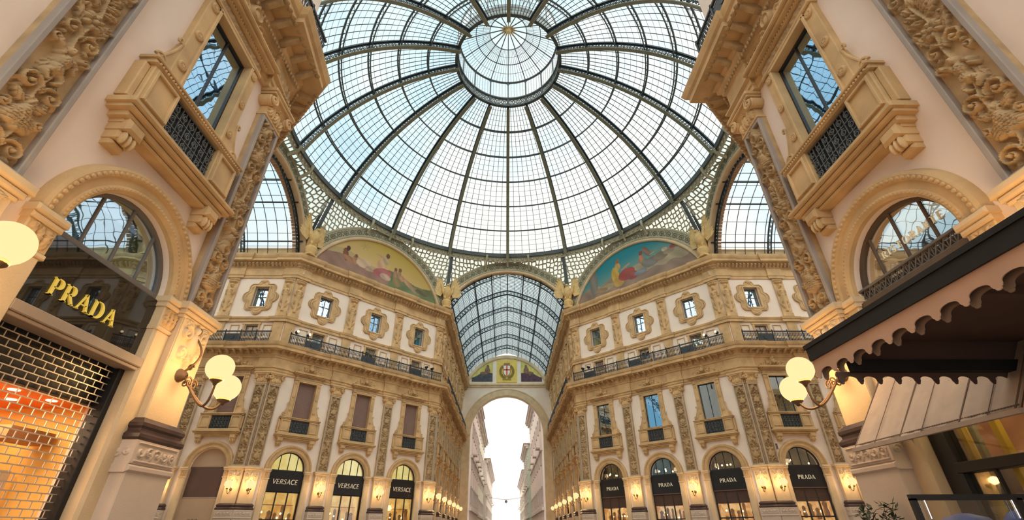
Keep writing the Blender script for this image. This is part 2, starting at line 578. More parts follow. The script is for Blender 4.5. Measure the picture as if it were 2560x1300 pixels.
# ------------------------------------------------------------------ lettering
def glyph(ch, serif=True, k=1.0):
    """ribbons (points, widths) for a capital of height 1; returns (ribbons, advance)"""
    T, t = (0.17 * k, 0.06 * k) if serif else (0.16 * k, 0.115 * k)
    rb = []
    def st(x0, y0, x1, y1, w): rb.append(([(x0, y0), (x1, y1)], [w, w]))
    def sf(x, y, w=0.30):
        if serif: rb.append(([(x - w / 2, y), (x + w / 2, y)], [0.05, 0.05]))
    def arc(cx, cy, rx, ry, a0, a1, w0, wm, w1, n=18):
        P, W = [], []
        for i in range(n + 1):
            q = i / n; a = radians(a0 + (a1 - a0) * q)
            P.append((cx + rx * cos(a), cy + ry * sin(a)))
            e = sin(pi * q)
            W.append((w0 * (1 - q) + w1 * q) * (1 - e) + wm * e)
        rb.append((P, W))
    adv = 0.75
    if ch in 'PRBD':
        st(0.14, 0, 0.14, 1, T); sf(0.14, 0.025); sf(0.10, 0.975, 0.2)
        if ch in 'PR':
            st(0.14, 0.97, 0.36, 0.97, t); st(0.14, 0.47, 0.36, 0.47, t)
            arc(0.36, 0.72, 0.22, 0.25, 90, -90, t, T * 1.15, t); adv = 0.68
            if ch == 'R':
                st(0.34, 0.47, 0.68, 0.0, T); sf(0.68, 0.025, 0.22); adv = 0.80
        else:
            st(0.14, 0.97, 0.38, 0.97, t); st(0.14, 0.03, 0.38, 0.03, t)
            arc(0.38, 0.5, 0.36, 0.47, 90, -90, t, T * 1.15, t); adv = 0.86
    elif ch == 'A':
        st(0.08, 0, 0.40, 1, t); st(0.38, 1, 0.72, 0, T); st(0.2, 0.33, 0.6, 0.33, t)
        sf(0.08, 0.025, 0.22); sf(0.72, 0.025, 0.28); adv = 0.84
    elif ch == 'V':
        st(0.06, 1, 0.40, 0, T); st(0.40, 0, 0.72, 1, t); sf(0.06, .975, .26); sf(0.72, .975, .22); adv = 0.80
    elif ch == 'E':
        st(0.14, 0, 0.14, 1, T)
        for y, x in ((0.965, 0.58), (0.52, 0.5), (0.035, 0.6)): st(0.14, y, x, y, max(t, 0.07))
        if serif: st(0.57, 0.85, 0.57, 0.98, 0.05); st(0.59, 0.02, 0.59, 0.17, 0.05)
        adv = 0.70
    elif ch == 'I':
        st(0.14, 0, 0.14, 1, T); sf(0.14, 0.025); sf(0.14, 0.975); adv = 0.36
    elif ch == 'T':
        st(0.34, 0, 0.34, 1, T); st(0.02, 0.965, 0.66, 0.965, max(t, .07)); sf(0.34, 0.025); adv = 0.74
    elif ch == 'O':
        arc(0.45, 0.5, 0.38, 0.46, 90, 270, t, T * 1.1, t); arc(0.45, 0.5, 0.38, 0.46, -90, 90, t, T * 1.1, t); adv = 0.96
    elif ch == 'C':
        arc(0.45, 0.5, 0.38, 0.46, 50, 310, t * 1.2, T * 1.1, t * 1.2, 26); adv = 0.82
    elif ch == 'N':
        st(0.10, 0, 0.10, 1, t); st(0.10, 1, 0.64, 0, T); st(0.64, 0, 0.64, 1, t); sf(0.10, .025, .22); sf(0.64, .975, .22); adv = 0.82
    elif ch == 'S':
        P = [(0.53, 0.80), (0.46, 0.93), (0.30, 0.97), (0.15, 0.90), (0.10, 0.76), (0.18, 0.62), (0.34, 0.52), (0.49, 0.41), (0.55, 0.25), (0.48, 0.09), (0.31, 0.03), (0.14, 0.07), (0.07, 0.22)]
        W = [t, t, t * 1.2, T * .7, T * .9, T, T * 1.1, T, T * .9, T * .7, t * 1.2, t, t]
        rb.append((P, W)); adv = 0.70
    return rb, adv

def text_mb(txt, size, width, depth=0.02, serif=True, slant=0.0, gap=None, k=1.0):
    """letters in the x,z plane centred at the origin, facing -y"""
    mb = MB()
    gl = [glyph(c, serif, k) for c in txt]
    total = sum(a for _, a in gl) * size
    gap = (width - total) / max(1, len(txt) - 1) if gap is None else gap
    x = -(total + gap * (len(txt) - 1)) / 2
    for rb, a in gl:
        for P, W in rb:
            n = len(P)
            Lp, Rp = [], []
            for i in range(n):
                p0 = P[max(0, i - 1)]; p1 = P[min(n - 1, i + 1)]
                dx, dy = p1[0] - p0[0], p1[1] - p0[1]
                l = sqrt(dx * dx + dy * dy) or 1
                nx, ny = -dy / l, dx / l
                for sg, A in ((1, Lp), (-1, Rp)):
                    px = P[i][0] + sg * nx * W[i] / 2; py = P[i][1] + sg * ny * W[i] / 2
                    py = min(max(py, 0), 1)
                    A.append((x + (px + slant * py) * size, (py - 0.5) * size))
            v = [(q[0], y, q[1]) for y in (-depth, 0) for A in (Lp, Rp) for q in A]
            f = []
            for i in range(n - 1):
                f.append((i, n + i, n + i + 1, i + 1))
                f.append((2 * n + i, 2 * n + i + 1, 3 * n + i + 1, 3 * n + i))
                f.append((i, i + 1, 2 * n + i + 1, 2 * n + i))
                f.append((n + i, 3 * n + i, 3 * n + i + 1, n + i + 1))
            f.append((0, 2 * n, 3 * n, n)); f.append((n - 1, 2 * n - 1, 4 * n - 1, 3 * n - 1))
            mb.add(v, f)
        x += a * size + gap
    return mb

# ------------------------------------------------------------------ plan
HH, AA = 18.95, 7.25              # half span of the octagon, half width of the arms
YE = 48.5                         # end wall of the far arm
PW = 0.47                         # pilaster centre from a corner
PITCH = 5.0
DL = (HH - AA) * sqrt(2)          # length of a diagonal wall
DP = (DL - 2 * PW) / 3
Z_IMP, Z_COR, Z_TOP = 5.80, 15.0, 23.4
ARC_Z, ARC_R, ARC_O = 20.7, 7.8, 9.2

class Seg:
    def __init__(s, ox, oy, deg, L):
        s.o = Vector((ox, oy)); s.phi = radians(deg); s.L = L
        s.d = Vector((cos(s.phi), sin(s.phi)))
    def at(s, x, y=0.0, z=0.0):
        n = Vector((-s.d.y, s.d.x))
        p = s.o + s.d * x + n * y
        return (p.x, p.y, z)

SEG = {
    'left_angle': Seg(-HH, AA, 45, DL),
    'right_angle': Seg(AA, HH, -45, DL),
    'left_passage': Seg(-HH - 26, AA, 0, 26),
    'right_passage': Seg(HH, AA, 0, 26),
    'far_left': Seg(-AA, HH, 90, YE - HH),
    'far_right': Seg(AA, YE, -90, YE - HH),
    'near_left': Seg(-AA, -HH - 20, 90, 20),
    'near_right': Seg(AA, -HH, -90, 20),
}
PHRASE = {
    'left_angle': 'left angled facade', 'right_angle': 'right angled facade',
    'left_passage': 'left side passage', 'right_passage': 'right side passage',
    'far_left': 'left wall of the far passage', 'far_right': 'right wall of the far passage',
    'near_left': 'near left wall', 'near_right': 'near right wall',
}
# pilaster and bay positions along each segment
def positions(k):
    L = SEG[k].L
    if k.endswith('angle'):
        pil = [PW + DP * i for i in range(4)]
    else:
        n = 6 if k.startswith('far') else 3
        pil = [0.46, 5.36] + [5.36 + PITCH * i for i in range(1, n - 1)]
        bay = [2.68] + [(a + b) / 2 for a, b in zip(pil[1:-1], pil[2:])]
        if k in ('left_passage', 'near_left', 'far_right'):
            pil = [L - p for p in pil][::-1]; bay = [L - p for p in bay][::-1]
        return pil, bay
    bay = [(a + b) / 2 for a, b in zip(pil[:-1], pil[1:])]
    return pil, bay

# ------------------------------------------------------------------ walls with openings
def arch_loop(r, zs, z0, n=20):
    pts = [(-r, z0), (r, z0)]
    pts += [(r * cos(pi * i / n), zs + r * sin(pi * i / n)) for i in range(n + 1)]
    return pts
def rect_loop(w, z0, z1): return [(-w / 2, z0), (w / 2, z0), (w / 2, z1), (-w / 2, z1)]

AR = 1.30
HOLES = [arch_loop(AR, Z_IMP, 0.02), rect_loop(1.5, 8.62, 12.45), rect_loop(1.1, 15.75, 16.85), rect_loop(1.2, 18.5, 20.4)]

def wall(name, seg, bays, top=Z_TOP, holes=HOLES, label=None, m='stucco', depth=0.5, back_from=7.5):
    mb = MB()
    L = seg.L
    hw = 1.9
    x = 0.0
    spans = []
    for b in bays:
        if b - hw > x: spans.append((x, b - hw, None))
        spans.append((b - hw, b + hw, b)); x = b + hw
    if x < L: spans.append((x, L, None))
    for x0, x1, b in spans:
        if b is None:
            mb.add([(x0, 0, 0), (x1, 0, 0), (x1, 0, top), (x0, 0, top)], [(0, 1, 2, 3)])
            continue
        outer = [Vector((x0, 0, 0)), Vector((x1, 0, 0)), Vector((x1, top, 0)), Vector((x0, top, 0))]
        loops = [outer] + [[Vector((b + p[0], p[1], 0)) for p in h] for h in holes]
        tri = tessellate_polygon(loops)
        flat = [p for l in loops for p in l]
        mb.add([(p.x, 0, p.y) for p in flat], [tuple(t) for t in tri])
        for h in holes:
            n = len(h)
            mb.add([(b + p[0], 0, p[1]) for p in h] + [(b + p[0], depth, p[1]) for p in h], [(i, n + i, n + (i + 1) % n, (i + 1) % n) for i in range(n)])
    mb.add([(0, depth + .1, back_from), (L, depth + .1, back_from), (L, depth + .1, top), (0, depth + .1, top)], [(0, 1, 2, 3)])
    mb.add([(0, 0, top), (L, 0, top), (L, depth + .1, top), (0, depth + .1, top)], [(0, 1, 2, 3)])
    o = mb.build(name, m)
    o.location = (seg.o.x, seg.o.y, 0); o.rotation_euler = (0, 0, seg.phi)
    return struct(o, label)

for k, nm in (('left_angle', 'wall_left'), ('right_angle', 'wall_right'), ('left_passage', 'wall_left_side'), ('right_passage', 'wall_right_side'),
              ('far_left', 'wall_far_left'), ('far_right', 'wall_far_right'), ('near_left', 'wall_near_left'), ('near_right', 'wall_near_right')):
    pil, bay = positions(k)
    use = bay
    if k == 'near_left': use = bay[-1:]
    if k == 'near_right': use = bay[:1]
    wall(nm, SEG[k], use, m='stucco_pink' if k.startswith('near') else 'stucco', label='cream plastered wall of the ' + PHRASE[k])

def plain_wall(name, pts, top):
    mb = MB()
    for a, b in zip(pts[:-1], pts[1:]):
        mb.add([(a[0], a[1], 0), (b[0], b[1], 0), (b[0], b[1], top), (a[0], a[1], top)], [(0, 1, 2, 3)])
    return struct(mb.build(name, 'stucco'))
plain_wall('wall_back_left', [(-AA, -HH), (-HH, -AA), (-45, -AA)], Z_TOP)
plain_wall('wall_back_right', [(AA, -HH), (HH, -AA), (45, -AA)], Z_TOP)
fl = MB(); fl.box(-46, 46, -46, 120, -0.3, 0)
struct(fl.build('floor', 'floor'), 'polished stone floor of the arcade')

# ------------------------------------------------------------------ mouldings
def broken_path(keys, first, last, step=0.12, hw=0.62):
    """plan path along segments, stepping forward over every pilaster"""
    pts = [Vector(first)]
    for ki, k in enumerate(keys):
        sg = SEG[k]; pil, _ = positions(k)
        nrm = Vector((sg.d.y, -sg.d.x))
        for s in pil:
            a, b = s - hw, s + hw
            if a > 0.3:
                pts += [sg.o + sg.d * a, sg.o + sg.d * a + nrm * step]
            elif ki == 0:
                pts += [sg.o + nrm * step]
            if b < sg.L - 0.3:
                pts += [sg.o + sg.d * b + nrm * step, sg.o + sg.d * b]
            elif ki < len(keys) - 1:
                n2 = SEG[keys[ki + 1]]; m2 = Vector((n2.d.y, -n2.d.x))
                bb = nrm + m2; bb = bb / bb.dot(nrm)
                pts += [n2.o + bb * step]
    pts.append(Vector(last))
    out = [pts[0]]
    for p in pts[1:]:
        if (p - out[-1]).length > 1e-4: out.append(p)
    return out

CHAINS = {
    'far_left': (['left_passage', 'left_angle', 'far_left'], (-45, AA), (-AA, YE)),
    'far_right': (['far_right', 'right_angle', 'right_passage'], (AA, YE), (45, AA)),
    'near_left': (['near_left'], (-AA, -39), (-AA, -HH)),
    'near_right': (['near_right'], (AA, -HH), (AA, -39)),
}
PLAIN = {
    'far_left': [(-45, AA), (-HH, AA), (-AA, HH), (-AA, YE)],
    'far_right': [(AA, YE), (AA, HH), (HH, AA), (45, AA)],
    'near_left': [(-AA, -39), (-AA, -HH), (-HH, -AA), (-45, -AA)],
    'near_right': [(45, -AA), (HH, -AA), (AA, -HH), (AA, -39)],
}
ENT_LOW = [(0.0, 12.70), (0.10, 12.70), (0.10, 12.86), (0.15, 12.88), (0.15, 13.04), (0.24, 13.10), (0.24, 13.16), (0.08, 13.22), (0.08, 13.90),
           (0.16, 13.96), (0.16, 14.06), (0.26, 14.14), (0.26, 14.30), (0.34, 14.38), (0.34, 14.46), (0.88, 14.50), (0.88, 14.70), (0.96, 14.76), (1.02, 14.90), (1.05, 15.0), (0.0, 15.02)]
ENT_TOP = [(0.0, 21.30), (0.10, 21.30), (0.10, 21.50), (0.17, 21.56), (0.17, 21.66), (0.05, 21.70), (0.05, 22.30), (0.14, 22.36), (0.14, 22.48), (0.28, 22.56), (0.28, 22.70),
           (0.36, 22.76), (0.72, 22.80), (0.72, 23.0), (0.80, 23.08), (0.88, 23.22), (0.92, 23.40), (0.0, 23.46)]
BAND_MEZZ = [(0.0, 17.1), (0.14, 17.1), (0.14, 17.3), (0.20, 17.36), (0.24, 17.50), (0.10, 17.56), (0.0, 17.62)]
n_trim = 0
def trim(mb, m='stone', label=None):
    global n_trim
    n_trim += 1
    return struct(mb.build('trim_%d' % n_trim, m), label)

def path_len_points(path, gap, start=0.0):
    """points with direction every gap along a plan path"""
    out = []
    for a, b in zip(path[:-1], path[1:]):
        a = Vector(a); b = Vector(b)
        L = (b - a).length
        n = int(L / gap)
        if n < 1: continue
        d = (b - a) / L
        for i in range(n):
            out.append((a + d * ((i + 0.5) * L / n), d))
    return out

for ck in CHAINS:
    keys, a, b = CHAINS[ck]
    near = ck.startswith('near')
    path = broken_path(keys, a, b) if not near else None
    if near:
        # break forward only in the arm, then run round the corner
        p0 = broken_path(keys, a, b)
        if ck == 'near_left':
            path = p0[:-1] + [Vector(q) for q in PLAIN[ck][1:]]
        else:
            path = [Vector(q) for q in PLAIN[ck][:3]] + p0[1:]
    mb = MB(); mb.sweep(path, ENT_LOW)
    trim(mb, 'stone', 'stone balcony cornice of the %s side' % ck.replace('_', ' '))
    if not near:
        mb = MB(); mb.sweep(path, ENT_TOP)
        trim(mb, 'stone', 'upper stone cornice of the %s side' % ck.replace('_', ' '))
        mb = MB(); mb.sweep(path, BAND_MEZZ)
        trim(mb, 'stone', 'stone string course under the upper windows, %s side' % ck.replace('_', ' '))
    # brackets and dentils under the cornice
    mb = MB()
    for p, d in path_len_points(PLAIN[ck], 0.56):
        n = Vector((d.y, -d.x))
        for z0, z1, o0, o1, w in ((14.22, 14.48, 0.10, 0.80, 0.16),):
            q = [p - d * w / 2, p + d * w / 2]
            v = []
            for pp in q:
                v += [(pp.x + n.x * o0, pp.y + n.y * o0, z0 - 0.10), (pp.x + n.x * (o0 + .35), pp.y + n.y * (o0 + .35), z0 - 0.02), (pp.x + n.x * o1, pp.y + n.y * o1, z1 - 0.10), (pp.x + n.x * o1, pp.y + n.y * o1, z1), (pp.x + n.x * o0, pp.y + n.y * o0, z1)]
            mb.add(v, [(0, 1, 2, 3, 4), (9, 8, 7, 6, 5), (0, 5, 6, 1), (1, 6, 7, 2), (2, 7, 8, 3)])
    if near:
        for p, d in path_len_points(PLAIN[ck], 0.13):
            n = Vector((d.y, -d.x))
            c = p + n * 0.30
            mb.sphere((c.x, c.y, 14.0), (0.05, 0.05, 0.07), 6, 5)
            c = p + n * 0.27
            mb.sphere((c.x, c.y, 13.12), (0.045, 0.045, 0.05), 6, 5)
        for p, d in path_len_points(PLAIN[ck], 0.22):
            n = Vector((d.y, -d.x))
            c = p + n * 0.86
            mb.sphere((c.x, c.y, 14.5), (0.09, 0.09, 0.05), 8, 5)
            c = p + n * 0.10
            mb.sphere((c.x, c.y, 13.56), (0.085, 0.085, 0.17), 8, 6)
            mb.sphere((c.x, c.y, 13.30), (0.05, 0.05, 0.05), 6, 5); mb.sphere((c.x, c.y, 13.82), (0.05, 0.05, 0.05), 6, 5)
    else:
        for p, d in path_len_points(PLAIN[ck], 0.34):
            n = Vector((d.y, -d.x))
            c = p + n * 0.30
            mb.bar((c.x, c.y, 22.42), (c.x + n.x * .3, c.y + n.y * .3, 22.62), 0.15, 0.16)
    trim(mb, 'stone_carved', 'row of carved brackets under the cornice, %s side' % ck.replace('_', ' '))

# ------------------------------------------------------------------ pilaster prototype
def bev_frame(mb, x0, x1, z0, z1, w, y0, y1, b=0.015):
    mb.bevbox(x0, x0 + w, y0, y1, z0, z1, b); mb.bevbox(x1 - w, x1, y0, y1, z0, z1, b)
    mb.bevbox(x0 + w, x1 - w, y0, y1, z0, z0 + w, b); mb.bevbox(x0 + w, x1 - w, y0, y1, z1 - w, z1, b)

def pil_parts(seed, step, bm='stone_grey'):
    ped = MB()
    ped.bevbox(-.60, .60, -.40, 0, 0, 2.60, .02)
    ped.bevbox(-.66, .66, -.46, 0, 0, 0.35, .03)
    ped.bevbox(-.64, .64, -.44, 0, 2.56, 2.70, .04)
    ped.bevbox(-.62, .62, -.42, 0, 2.70, 3.10, .01)
    bandr = MB()
    R = Relief(1.10, 0.34, step)
    for i in range(5):
        x = -.44 + .22 * i
        R.spiral(x, .17, .085, i * 1.2, 1.1, 1 if i % 2 else -1, .02, .035)
        R.leaf(x + .06, .05, 1.2, .2, .05, .03)
    R.line([(x, .02) for x in np.linspace(-.54, .54, 60)], .014, .014, .03); R.line([(x, .32) for x in np.linspace(-.54, .54, 60)], .014, .014, .03)
    R.mesh(bandr, -.421, 2.73)
    for sg in (-1, 1):
        R2 = Relief(0.40, 0.34, step); R2.spiral(-.08, .17, .09, 0, 1.2, sg, .02, .035); R2.spiral(.1, .17, .07, 2, 1.1, -sg, .02, .035)
        P = np.stack([sg * (0.621 + R2.H), -.21 + R2.X * (1 if sg < 0 else -1) * -1, R2.Z + 2.73], -1)
        if sg < 0: P = P[:, ::-1]
        bandr.grid(P[:, ::-1] if sg > 0 else P[:, ::-1])
    dark = MB()
    prof = [(.63, 3.10), (.66, 3.14), (.66, 3.20), (.60, 3.26), (.60, 3.30), (.63, 3.34), (.63, 3.40), (.53, 3.50)]
    for (r0, z0), (r1, z1) in zip(prof[:-1], prof[1:]):
        a = [(-r0, 0, z0), (-r0, -(r0 - .22), z0), (r0, -(r0 - .22), z0), (r0, 0, z0)]
        c = [(-r1, 0, z1), (-r1, -(r1 - .22), z1), (r1, -(r1 - .22), z1), (r1, 0, z1)]
        dark.strip(a, c)
    pier = MB()
    pier.bevbox(-.50, .50, -.28, 0, 3.48, 5.62, .02)
    for z0, z1, w, d in ((5.55, 5.62, .54, .32), (5.62, 5.72, .58, .36), (5.72, 5.86, .63, .41)):
        pier.bevbox(-w, w, -d, 0, z0, z1, .03)
    cart = MB()
    R = Relief(.96, .9, step)
    for sg in (-1, 1):
        R.spiral(sg * .28, .62, .15, pi / 2, 1.3, sg, .04, .09)
        R.spiral(sg * .24, .22, .12, -pi / 2, 1.3, -sg, .034, .08)
        R.leaf(sg * .1, .75, pi / 2 - sg * 1.1, .34, .10, .07)
        R.leaf(sg * .08, .35, -pi / 2 + sg * 0.8, .34, .1, .07)
    R.blob(0, .48, .17, .26, .13); R.blob(0, .74, .09, .1, .14); R.leaf(0, .26, -pi / 2, .24, .1, .1)
    R.mesh(cart, -.285, 4.66)
    shaft = MB()
    shaft.box(-.45, .45, -.13, 0, 5.86, 11.8)
    trimg = MB()
    bev_frame(trimg, -.45, .45, 5.87, 11.79, .09, -.25, -.12)
    rel = MB()
    candelabra(.72, 5.72, step, .17, seed).mesh(rel, -.132, 5.97)
    cap = MB()
    cap.bevbox(-.47, .47, -.27, 0, 11.8, 11.88, .02)
    A = [(-.42, 0, 11.88), (-.42, -.22, 11.88), (.42, -.22, 11.88), (.42, 0, 11.88)]
    B = [(-.42, 0, 12.25), (-.42, -.24, 12.25), (.42, -.24, 12.25), (.42, 0, 12.25)]
    Cc = [(-.52, 0, 12.5), (-.52, -.36, 12.5), (.52, -.36, 12.5), (.52, 0, 12.5)]
    cap.strip(A, B); cap.strip(B, Cc)
    cap.bevbox(-.60, .60, -.44, 0, 12.5, 12.58, .02); cap.bevbox(-.64, .64, -.48, 0, 12.58, 12.70, .03)
    for sg in (-1, 1):
        n = 40
        pts = []
        for i in range(n):
            t = i / (n - 1); a = pi / 2 + sg * 2 * pi * 1.7 * t; r = .16 * (1 - .85 * t)
            pts.append((sg * .47 + r * cos(a), -.40, 12.33 + r * sin(a)))
        cap.tube(pts, [.045 * (1 - .4 * i / n) for i in range(n)], 6)
        cap.lathe([(.15, -.36), (.17, -.33), (.17, 0)], (sg * .47, 0, 12.33), 18, 'y')
    crel = MB()
    R = Relief(.9, .62, step)
    for x, l in ((-.3, .36), (0, .42), (.3, .36)):
        R.leaf(x, .0, pi / 2, l, .12, .12)
    for x in (-.15, .15): R.leaf(x, .0, pi / 2, .5, .08, .08)
    R.rosette(0, .5, .1, .14)
    R.mesh(crel, -.245, 11.89)
    return (
        ('pedestal', ped.mesh('pedestal', 'stone_base'), (('carved_band', bandr.mesh('carved_band', 'stone_base', True)),)),
        ('marble_base', dark.mesh('marble_base', 'marble_dark'), None, 'dark marble base moulding'),
        ('pier', pier.mesh('pier', 'stone_pale'), (('cartouche', cart.mesh('cartouche', 'stone_pale', True)),)),
        ('shaft', shaft.mesh('shaft', 'stone_carved'), (('border', trimg.mesh('border', bm), 'plain stone border'), ('carved_panel', rel.mesh('carved_panel', 'stone_carved', True)))),
        ('capital', cap.mesh('capital', 'stone'), (('carved_leaves', crel.mesh('carved_leaves', 'stone', True)),)),
    )
PIL_NEAR = [pil_parts(3, .0125), pil_parts(5, .0125)]
M['stone_border'] = mat('stone_border', (0.50, 0.39, 0.27), 0.7, 0.12, 1.5)
PIL_FAR = pil_parts(4, .03, 'stone_border')

def herm_parts():
    sh = MB()
    sh.bevbox(-.42, .42, -.12, 0, 15.02, 17.1, .02)
    sh.bevbox(-.40, .40, -.12, 0, 17.6, 21.3, .02)
    sh.bevbox(-.46, .46, -.18, 0, 17.6, 17.95, .03)
    fig = MB()
    R = Relief(.92, 3.2, .035)
    for q in range(16):                                     # tapering sheath
        t = q / 15; R.blob(0, .1 + 1.4 * t, .12 + .14 * t, .14, .16 + .08 * t)
    R.blob(0, 1.85, .27, .38, .30); R.blob(0, 1.55, .24, .26, .27)
    for sg in (-1, 1):
        R.blob(sg * .14, 1.95, .13, .12, .34)
        R.line([(sg * (.27 + .06 * sin(pi * t)), 2.1 - .5 * t) for t in np.linspace(0, 1, 12)], .10, .07, .22)
        R.leaf(sg * .1, .3, pi / 2 - sg * .5, .7, .14, .18)
        R.spiral(sg * .24, 2.86, .13, pi / 2, 1.2, sg, .05, .26)
        R.leaf(sg * .2, 1.2, -pi / 2 + sg * .3, .5, .12, .2)
    R.blob(0, 2.42, .14, .19, .36); R.blob(0, 2.55, .17, .13, .30)
    R.blob(0, 2.85, .40, .10, .25); R.blob(0, 3.02, .44, .10, .30)
    R.mesh(fig, -.121, 18.05)
    return (('pier', sh.mesh('herm_pier', 'stone')), ('carved_figure', fig.mesh('carved_figure', 'stone', True)))
HERM = herm_parts()

# ------------------------------------------------------------------ wall lamps
def lamp_light(root, c, watts):
    ld = bpy.data.lights.new('globe_light', 'POINT')
    ld.energy = watts; ld.color = (1.0, .60, .25); ld.shadow_soft_size = .285; ld.use_soft_falloff = False
    o = bpy.data.objects.new('globe_light', ld); COL.objects.link(o); o.parent = root; o.location = c

def lamp_parts(double, gxs=(-.20, .24)):
    br = MB()
    gl = []
    if double:
        br.lathe([(.02, -.16), (.07, -.13), (.10, -.08), (.13, -.03), (.14, 0)], (0, -.29, 4.45), 14, 'y')
        pts = [(0, -.32 - .30 * sin(t * pi) * (1 - t * .3), 4.50 + .82 * t) for t in np.linspace(0, 1, 18)]
        pts += [(0, -.34 - .08 * sin(a), 5.32 + .08 - .08 * cos(a)) for a in np.linspace(0, 4.0, 10)]
        br.tube(pts, [.028 - .012 * i / len(pts) for i in range(len(pts))], 6)
        for sg, gx, gz in ((-1, gxs[0], 4.55), (1, gxs[1], 4.26)):
            c = (gx, -1.20, gz)
            path = []
            for t in np.linspace(0, 1, 26):
                path.append((gx * (t ** 1.4), -.40 - .80 * sin(t * pi / 2), 4.42 - .62 * sin(min(1, t * 1.05) * pi * .78) * 1.0 + (gz - .27 - 4.42 + .62 * sin(pi * .78)) * max(0, (t - .55) / .45) ** 1.3))
            br.tube(path, .024, 6)
            sp = [(gx * .35 + .12 * (1 - t * .8) * cos(2 * pi * 1.4 * t + (0 if sg > 0 else pi)), -.58, 4.28 + .12 * (1 - t * .8) * sin(2 * pi * 1.4 * t)) for t in np.linspace(0, 1, 28)]
            br.tube(sp, .018, 5)
            br.lathe([(.03, -.36), (.05, -.32), (.12, -.27), (.14, -.23), (.13, -.22)], c, 14)
            g = MB(); g.sphere(c, .265, 28, 18)
            gl.append(('globe', g.mesh('globe', 'globe', True), None, 'glowing round glass globe'))
        for q in range(2):
            sp = [(0, -.46 - .07 * cos(2 * pi * 1.5 * t) * (1 - .7 * t), 4.62 - q * .34 + .07 * sin(2 * pi * 1.5 * t) * (1 - .7 * t)) for t in np.linspace(0, 1, 24)]
            br.tube(sp, .016, 5)
    else:
        br.lathe([(.02, -.10), (.07, -.07), (.10, -.02), (.11, 0)], (0, -.28, 4.35), 10, 'y')
        br.tube([(0, -.3 - .45 * t, 4.35 - .28 * sin(pi * t)) for t in np.linspace(0, 1, 12)], .026, 5)
        br.tube([(0, -.34 - .2 * sin(pi * t), 4.4 + .6 * t) for t in np.linspace(0, 1, 10)], .02, 5)
        br.lathe([(.03, -.34), (.09, -.28), (.12, -.22)], (0, -.78, 4.66), 10)
        g = MB(); g.sphere((0, -.78, 4.66), .25, 18, 12)
        gl.append(('globe', g.mesh('globe', 'globe', True), None, 'glowing round glass globe'))
    return (('bracket', br.mesh('lamp_bracket', 'bracket', True)),) + tuple(gl)
GX2 = {('near_left', 0): (-.20, .24), ('near_right', 0): (.04, -.40), ('near_left', 1): (.02, -.45), ('near_right', 1): (-.20, .24)}
LAMP2 = {q: lamp_parts(True, g) for q, g in GX2.items()}
GLOBES2 = {q: ((g[0], -1.2, 4.55), (g[1], -1.2, 4.26)) for q, g in GX2.items()}
LAMP1 = lamp_parts(False)

ORD = ['first', 'second', 'third', 'fourth', 'fifth', 'sixth', 'seventh']
PHR2 = {'left_angle': 'left angled facade', 'right_angle': 'right angled facade', 'left_passage': 'left side passage', 'right_passage': 'right side passage',
        'far_left': 'left wall beyond', 'far_right': 'right wall beyond', 'near_left': 'near left wall', 'near_right': 'near right wall'}
def where(k, i, n):
    """which pilaster or bay, counted from the mouth of the far passage or from the octagon corner"""
    if k == 'left_angle': j = n - 1 - i
    elif k in ('left_passage', 'near_left', 'far_right'): j = n - 1 - i
    else: j = i
    if k.endswith('angle'): return '%s from far passage, %s' % (ORD[j], PHR2[k])
    if k.startswith('far'): return '%s along %s wall inside far passage' % (ORD[j], k[4:])
    return '%s from octagon corner, %s' % (ORD[j], PHR2[k])

for k, sg in SEG.items():
    pil, bay = positions(k)
    n = len(pil)
    for i, s in enumerate(pil):
        near = k.startswith('near')
        j = (n - 1 - i) if k in ('left_passage', 'near_left', 'far_right', 'left_angle') else i
        if near and j > 1: continue
        if k in ('left_passage', 'right_passage') and j > 2: continue
        w = where(k, i, n)
        t = thing('pilaster', 'carved stone pilaster with leafy panel, ' + w, 'pilaster', sg.at(s), sg.phi, 'carved pilasters of the lower storeys')
        place(t, PIL_NEAR[j % 2] if near else PIL_FAR)
        if not near:
            t = thing('figure_pilaster', 'upper pier with carved draped figure, ' + w, 'carved pier', sg.at(s, 0, 15.02), sg.phi, 'figure piers of the upper storey')
            place(t, HERM, 15.02)
        if near:
            t = thing('wall_lamp', 'twin globe lamp on scrolled bracket, ' + w, 'lamp', sg.at(s, -.28, 4.45), sg.phi, 'twin globe lamps')
            for c in GLOBES2[(k, j)]: lamp_light(t, (c[0], c[1] + .28, c[2] - 4.45), 46)
            for p in LAMP2[(k, j)]:
                o = put(p[0], p[1], t); o.location = (0, .28, -4.45)
                if len(p) > 3: o['label'] = p[3]
        else:
            t = thing('wall_lamp', 'single globe lamp on stone pier, ' + w, 'lamp', sg.at(s, -.28, 4.35), sg.phi, 'single globe lamps')
            lamp_light(t, (0, -.5, .31), 45)
            for p in LAMP1:
                o = put(p[0], p[1], t); o.location = (0, .28, -4.35)
                if len(p) > 3: o['label'] = p[3]

